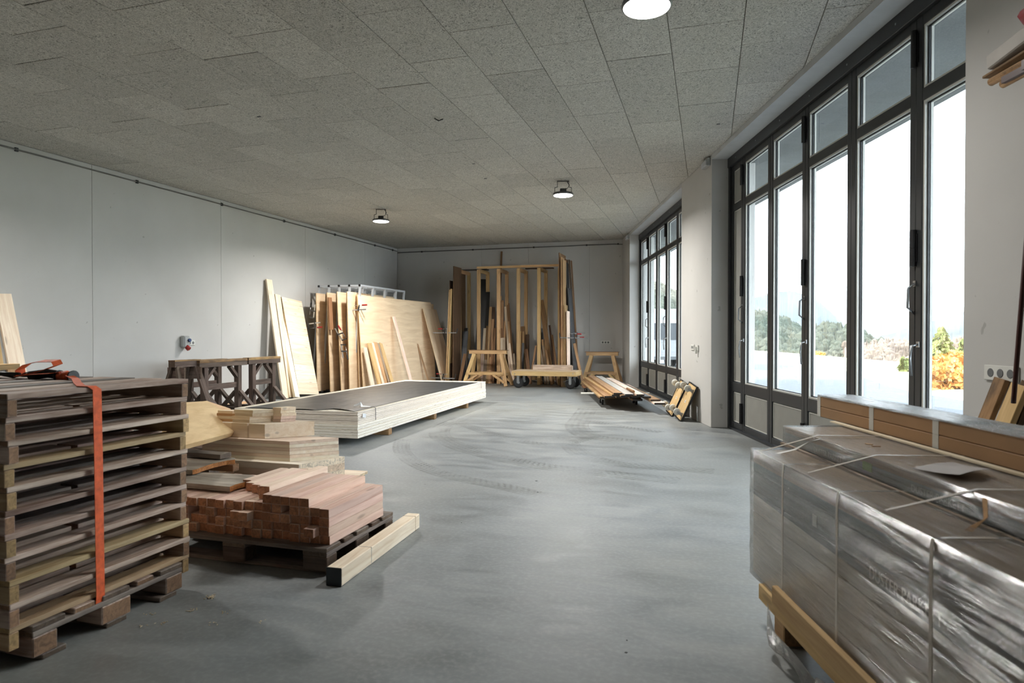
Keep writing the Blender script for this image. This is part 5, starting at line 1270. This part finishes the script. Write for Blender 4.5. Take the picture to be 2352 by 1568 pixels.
tag(link('wire_bracket', tubemesh([fp(.5, .33, .02), fp(.5, .33, .22), fp(.62, .31, .22)], .006, M['alu'], 6)), 'thin bright metal bracket behind the nearer leaning dolly', 'bracket')

# ================================================================ right foreground: shrink-wrapped parquet packs
PM = Matrix.Rotation(PI, 4, 'Z')
def packroot(name, label, cat, s_far, n_front, z, group=None):
    return tag(link(name, None, None, FM @ Matrix.Translation((s_far, n_front, z)) @ PM), label, cat, group)     # local x towards the camera, y towards the glass, z up
def filmbox(L, W_, Hh, off=.006, amp=.004, seed=1, cut=(60, 14, 14)):
    from mathutils import noise
    nx, ny, nz = cut; v = []; f = []; idx = {}
    def vid(i, j, k):
        key = (i, j, k)
        if key not in idx:
            p = Vector((-off + (L + 2 * off) * i / nx, -off + (W_ + 2 * off) * j / ny, -off + (Hh + 2 * off) * k / nz))
            n = Vector(((i == nx) - (i == 0), (j == ny) - (j == 0), (k == nz) - (k == 0))).normalized()
            d = noise.noise(Vector((p.x * 2.2 + seed, p.y * 16, p.z * 13))) + .5 * noise.noise(Vector((p.x * 9, p.y * 30 + seed, p.z * 30)))
            idx[key] = len(v); v.append(p + n * (amp * d + amp * .3))
        return idx[key]
    for i in range(nx):
        for j in range(ny): f.append((vid(i, j, 0), vid(i, j + 1, 0), vid(i + 1, j + 1, 0), vid(i + 1, j, 0))); f.append((vid(i, j, nz), vid(i + 1, j, nz), vid(i + 1, j + 1, nz), vid(i, j + 1, nz)))
        for k in range(nz): f.append((vid(i, 0, k), vid(i + 1, 0, k), vid(i + 1, 0, k + 1), vid(i, 0, k + 1))); f.append((vid(i, ny, k), vid(i, ny, k + 1), vid(i + 1, ny, k + 1), vid(i + 1, ny, k)))
    for j in range(ny):
        for k in range(nz): f.append((vid(0, j, k), vid(0, j, k + 1), vid(0, j + 1, k + 1), vid(0, j + 1, k))); f.append((vid(nx, j, k), vid(nx, j + 1, k), vid(nx, j + 1, k + 1), vid(nx, j, k + 1)))
    return mesh('film', v, f, M['film'], True)
def offbox(c, size, mat):  # carton mesh in pack coordinates so the print runs through
    return join_mesh([(boxmesh(*size, None, .003), Matrix.Translation(c))], mat)
def text(s, size, mat, parent, mt, name='lettering'):
    cu = bpy.data.curves.new('t', 'FONT'); cu.body = s; cu.size = size; cu.align_x = 'LEFT'; cu.extrude = .0003
    o = bpy.data.objects.new('t', cu); COL.objects.link(o); dg = bpy.context.evaluated_depsgraph_get(); me = bpy.data.meshes.new_from_object(o.evaluated_get(dg))
    bpy.data.objects.remove(o); me.materials.clear(); me.materials.append(mat); return link(name, me, parent, mt)
LP = 2.3
P1 = packroot('parquet_pack', 'large low shrink-wrapped pack of printed cartons, in front', 'package', -5.90, 1.80, .204)
nl = 6; hh = .536 / nl
for k in range(nl):
    for j in range(2):
        link('carton', offbox((LP / 2, .19 + .372 * j, hh * (k + .5)), (LP, .37, hh - .0015), M['print']), P1)
bx('top_carton_face', M['cartontop'], (LP / 2, .376, .5375), (LP - .01, .73, .002), P1)
TR = Matrix.Rotation(PI / 2, 4, 'X')
text('DUSTER PARKETT', .052, M['letter'], P1, Matrix.Translation((.975, -.0015, .336)) @ TR @ Matrix.Scale(.8, 4, (1, 0, 0))); text('PARKETT', .04, M['hole'], P1, Matrix.Translation((.42, -.0015, .372)) @ TR)
bx('green_mark', M['green'], (1.62, -.001, .38), (.07, .002, .05), P1); bx('pale_mark', M['letter'], (.62, -.001, .40), (.035, .002, .04), P1)
link('film', filmbox(LP, .752, .54), P1)
for x, nm in ((.365, 'a'), (.80, 'b'), (1.28, 'c')):
    link('strapping_band', ribbon([(x, .74, .5465), (x, .03, .547), (x, -.008, .544), (x, -.0115, .5), (x, -.0115, -.03), (x, .02, -.07)], (1, 0, 0), .013, .0015, M['strapping']), P1)
P2 = packroot('parquet_pack', 'flatter shrink-wrapped pack of printed cartons on top of the low pack', 'package', -5.75, 1.60, .750)
for j in range(2): link('carton', offbox((LP / 2, .13 + .255 * j, .0355), (LP, .253, .069), M['print2']), P2)
bx('top_carton_face', M['cartontop'], (LP / 2, .255, .0712), (LP - .01, .5, .0015), P2)
text('DUSTER PARKETT', .032, M['letter'], P2, Matrix.Translation((.31, -.0015, .012)) @ TR); text('DUSTER PARKETT', .031, M['letter'], P2, Matrix.Translation((.99, -.0015, .012)) @ TR)
bx('green_mark', M['green'], (.73, -.001, .035), (.06, .002, .03), P2)
link('film', filmbox(LP, .512, .0735, .004, .003, 5, (60, 10, 4)), P2)
bar('edge_lath', M['mdf'], (0, -.012, -.004), (LP, -.012, -.004), .012, .012, (0, 0, 1), P2)
for x in (.33, .77, 1.27): link('strapping_band', ribbon([(x + .02, .5, .082), (x, .01, .083), (x, -.01, .078), (x - .08, -.19, .004)], (1, 0, 0), .013, .0015, M['strapping']), P2)
link('loose_strap', ribbon([(1.33, -.012, .075), (1.36, -.03, .03), (1.34, -.05, .0), (1.37, -.08, -.0)], [(1, 0, 0), (.8, 0, .5), (1, .3, 0), (.8, .5, 0)], .018, .001, M['yellow']), P2)
link('loose_strap', ribbon([(.38, -.002, .078), (.37, -.05, .06), (.36, -.1, .03), (.33, -.16, .008)], [(1, 0, 0), (.8, 0, .5), (1, .3, 0), (.8, .5, 0)], .018, .001, M['tape']), P2)
tag(bx('edge_strip', M['pale'], (0, 0, 0), (1.6, .025, .006), None, None, 0, FM @ Matrix.Translation((-6.45, 1.33, .8335))), 'thin pale strip on the upper pack in front of the long cartons', 'strip')
fl_ = []
ff = []
for i in range(13):
    for j in range(2):
        t = i / 12; fl_.append((.62 - .1 * t + .36 * t, .0 + (.16 if j else 0) + .03 * t, .012 + .026 * math.sin(t * PI * .9) + (.02 * t)))
pc = [(2096, 1062), (2190, 1049), (2276, 1077), (2203, 1090)]
pv = []; pf = []; NQ = 8
for i in range(NQ + 1):
    for j in range(NQ + 1):
        u, v_ = i / NQ, j / NQ; x = (pc[0][0] * (1 - u) + pc[1][0] * u) * (1 - v_) + (pc[3][0] * (1 - u) + pc[2][0] * u) * v_; y = (pc[0][1] * (1 - u) + pc[1][1] * u) * (1 - v_) + (pc[3][1] * (1 - u) + pc[2][1] * u) * v_
        q = atz(x, y, .846); q.z = .829 + .017 * v_ ** 1.5 + .004 * math.sin(u * 3); pv.append(q)
nq = len(pv); pv += [q + Vector((0, 0, -.001)) for q in pv]
for i in range(NQ):
    for j in range(NQ): a = i * (NQ + 1) + j; pf += [(a, a + NQ + 1, a + NQ + 2, a + 1), (nq + a, nq + a + 1, nq + a + NQ + 2, nq + a + NQ + 1)]
tag(link('paper_flap', mesh('flap', pv, pf, M['paper'], True)), 'grey paper flap curling up on the upper pack', 'paper')
# long brown cartons on top
for k, (z, lab) in enumerate(((.832, 'lower long brown carton behind the packs'), (.8835, 'upper long brown carton behind the packs'))):
    C_ = packroot('long_carton', lab, 'carton', -5.42, 1.30, z + .0005, 'long brown cartons'); bx('box', M['carton'], (1.2, .085, .0255), (2.4, .17, .0505), C_, bev=.003)
    for x in (.02, .52, .96, 1.5): 
        link('printed_tape', ribbon([(x, .168, .0515), (x, .0, .0518), (x, -.0008, .05), (x, -.0008, .001)], (1, 0, 0), .035, .0006, M['tape']), C_)
        if k: link('film_wrap', ribbon([(x + .05, .165, .0522), (x + .05, .002, .0524)], (1, 0, 0), .12, .0005, M['film']), C_)
tag(link('red_wrapper', ribbon([(0, 0, 0), (.15, 0, .004), (.3, .0, .002), (.5, 0, .004)], (0, 1, 0), .09, .002, M['redfoil']), None, FM @ Matrix.Translation((-6.78, 1.25, .937)) @ PM), 'dark red plastic wrapper on the upper long carton', 'wrapper')
tag(link('film_sheet', filmbox(2.35, .17, .003, .002, .002, 8, (60, 6, 1)), None, FM @ Matrix.Translation((-5.43, 1.3, .938)) @ PM), 'crinkled clear film over the top of the long cartons', 'film')
for i, (s, n) in enumerate(((-6.3, 1.62), (-7.2, 1.6))): tag(link('wood_chip', boxmesh(.03, .008, .004, M['yellow'], .001), None, FM @ Matrix.Translation((-6.3 - .05 * i, 1.5, .8345)) @ Matrix.Rotation(.4 + i, 4, 'Z')), ['curled wood chip on the upper pack', 'smaller wood chip beside the curled one'][i], 'chip')
# timber base
def base(name, label, s0, s1, n, z0, z1, th, mat, tilt=0.0):
    return tag(link(name, boxmesh(s0 - s1, th, z1 - z0, mat, .003), None, FM @ Matrix.Translation(((s0 + s1) / 2, n, (z0 + z1) / 2))), label, 'plank', 'timber under the packs')
base('base_plank', 'front base plank on edge along the low pack', -6.24, -8.1, 1.83, .20, .272, .024, M['yellow'])
base('base_plank', 'shorter base plank on edge starting further away', -6.03, -8.1, 1.803 + .002, .135, .2, .024, M['yellow'])
base('base_runner', 'flat base runner under the front of the low pack', -5.98, -8.1, 1.72, .160, .2, .12, M['yellow'])
base('base_runner', 'flat base runner under the back of the low pack', -5.98, -8.1, 1.15, .160, .2, .12, M['yellow'])
for i, (s, n) in enumerate(((-6.13, 1.72), (-6.13, 1.15), (-7.2, 1.72), (-7.2, 1.15), (-8.0, 1.72), (-8.0, 1.15))):
    tag(link('base_block', boxmesh(.1, .1, .158, M['lightbrown'], .004), None, FM @ Matrix.Translation((s, n, .0795))), 'square wooden foot block under the packs, %s' % ['front far one', 'rear far one', 'front middle one', 'rear middle one', 'front near one', 'rear near one'][i], 'block', 'foot blocks under the packs')
dr = []
for i in range(15):
    t = i / 14; dr.append(Vector((.28 + .62 * t, -.035 - .02 * math.sin(t * 9), -.06 - .10 * math.sin(t * PI) - .02 * math.sin(t * 14))))
link('film_drape', ribbon(dr, [(0, .25 * math.sin(i), 1) for i in range(15)], .07, .001, M['film']), P1)

# ---------------------------------------------------------------- things at the near pier
for i, (ptx, pty, pbx, w_, mt_, lab, nn) in enumerate(((2302, 870, 2262, .085, 'horse_top', 'dark stained board leaning on the near pier, left one', .30), (2345, 884, 2310, .1, 'yellow', 'yellowish board leaning on the near pier, middle one', .35), (2368, 878, 2350, .09, 'darkbrown', 'dark brown board leaning on the near pier, right one', .31))):
    d = ray(ptx, pty); nrm = FM.to_3x3() @ Vector((0, 1, 0)); P0 = fp(0, nn); t = (P0.dot(nrm)) / Vector((d.x, d.y, 0)).dot(nrm); Tp = Vector((d.x * t, d.y * t, CAMZ + d.z * t))
    loc = FM.inverted() @ Tp; B = fp(loc.x + .16 , nn + .27, 0)
    lean3('board', lab, 'board', M[mt_], B, Tp, w_, .03, FM.to_3x3() @ Vector((1, 0, 0)), 'boards leaning on the near pier')
WS = tag(link('wall_shelf', None, None, FM @ Matrix.Translation((-5.9, .3, 2.42))), 'small timber shelf bracket high on the near pier', 'shelf')
bx('bracket', M['darkred'], (-.1, .2, -.03), (.04, .4, .04), WS); bx('bracket', M['darkred'], (-.7, .2, -.03), (.04, .4, .04), WS); bar('shelf_rail', M['darkred'], (.16, .3, -.0), (-.9, .3, -.0), .03, .02, (0, 0, 1), WS)
for i, (s, n, z) in enumerate(((-5.60, .50, 2.455), (-5.66, .44, 2.49), (-5.62, .57, 2.458))):
    o = link('round_lath', tubemesh([fp(s, n, z), fp(s - .9, n + .02, z + .004)], .019, M['lightbrown'], 14)); tag(o, ['round pole end sticking out lowest on the high shelf', 'second round pole end above the lowest one', 'third round pole behind on the high shelf'][i], 'pole', 'poles on the high shelf')
tag(link('flat_lath', boxmesh(.9, .16, .012, M['brown'], .002), None, FM @ Matrix.Translation((-6.02, .5, 2.522)) @ Matrix.Rotation(R(3), 4, 'Y')), 'brown flat board lying over the poles on the high shelf', 'board')
tag(link('grey_package', boxmesh(.5, .22, .07, M['whitebox'], .006), None, FM @ Matrix.Translation((-5.86, .48, 2.585)) @ Matrix.Rotation(R(8), 4, 'Y')), 'flat grey carton on the high shelf', 'carton')
tag(link('red_bag', lathe([(.02, 0), (.1, .01), (.12, .05), (.07, .09), (.01, .1)], M['redfoil'], 14), None, FM @ Matrix.Translation((-5.86, .48, 2.64))), 'dark red bag on top of the grey carton', 'bag')
q0, q1_ = fp(-5.71, .52, .93), fp(-5.96, .6, 2.43)
tag(link('hanging_pole', tubemesh([q0, q0.lerp(q1_, .02), q1_], .0105, M['darkred'], 12)), 'dark red pole hanging down from the high shelf', 'pole')

# sawdust on the floor near the pallets
for gx, gy, nn_ in ((484, 1372, 34), (440, 1402, 14), (375, 1430, 8), (345, 1411, 7), (520, 1408, 6), (490, 1432, 6), (600, 1430, 5), (322, 1438, 5)):
    c = atz(gx, gy); parts = []
    for _ in range(nn_): parts.append((boxmesh(rf.uniform(.004, .01), .003, .002, None), Matrix.Translation((c.x + rf.gauss(0, .012), c.y + rf.gauss(0, .012), .0015 + rf.uniform(0, .003))) @ Matrix.Rotation(rf.uniform(0, 6), 4, 'Z')))
    tag(link('sawdust', join_mesh(parts, M['crumb'])), 'small heap of pale sawdust crumbs on the concrete floor', 'sawdust', 'sawdust crumbs', 'stuff')
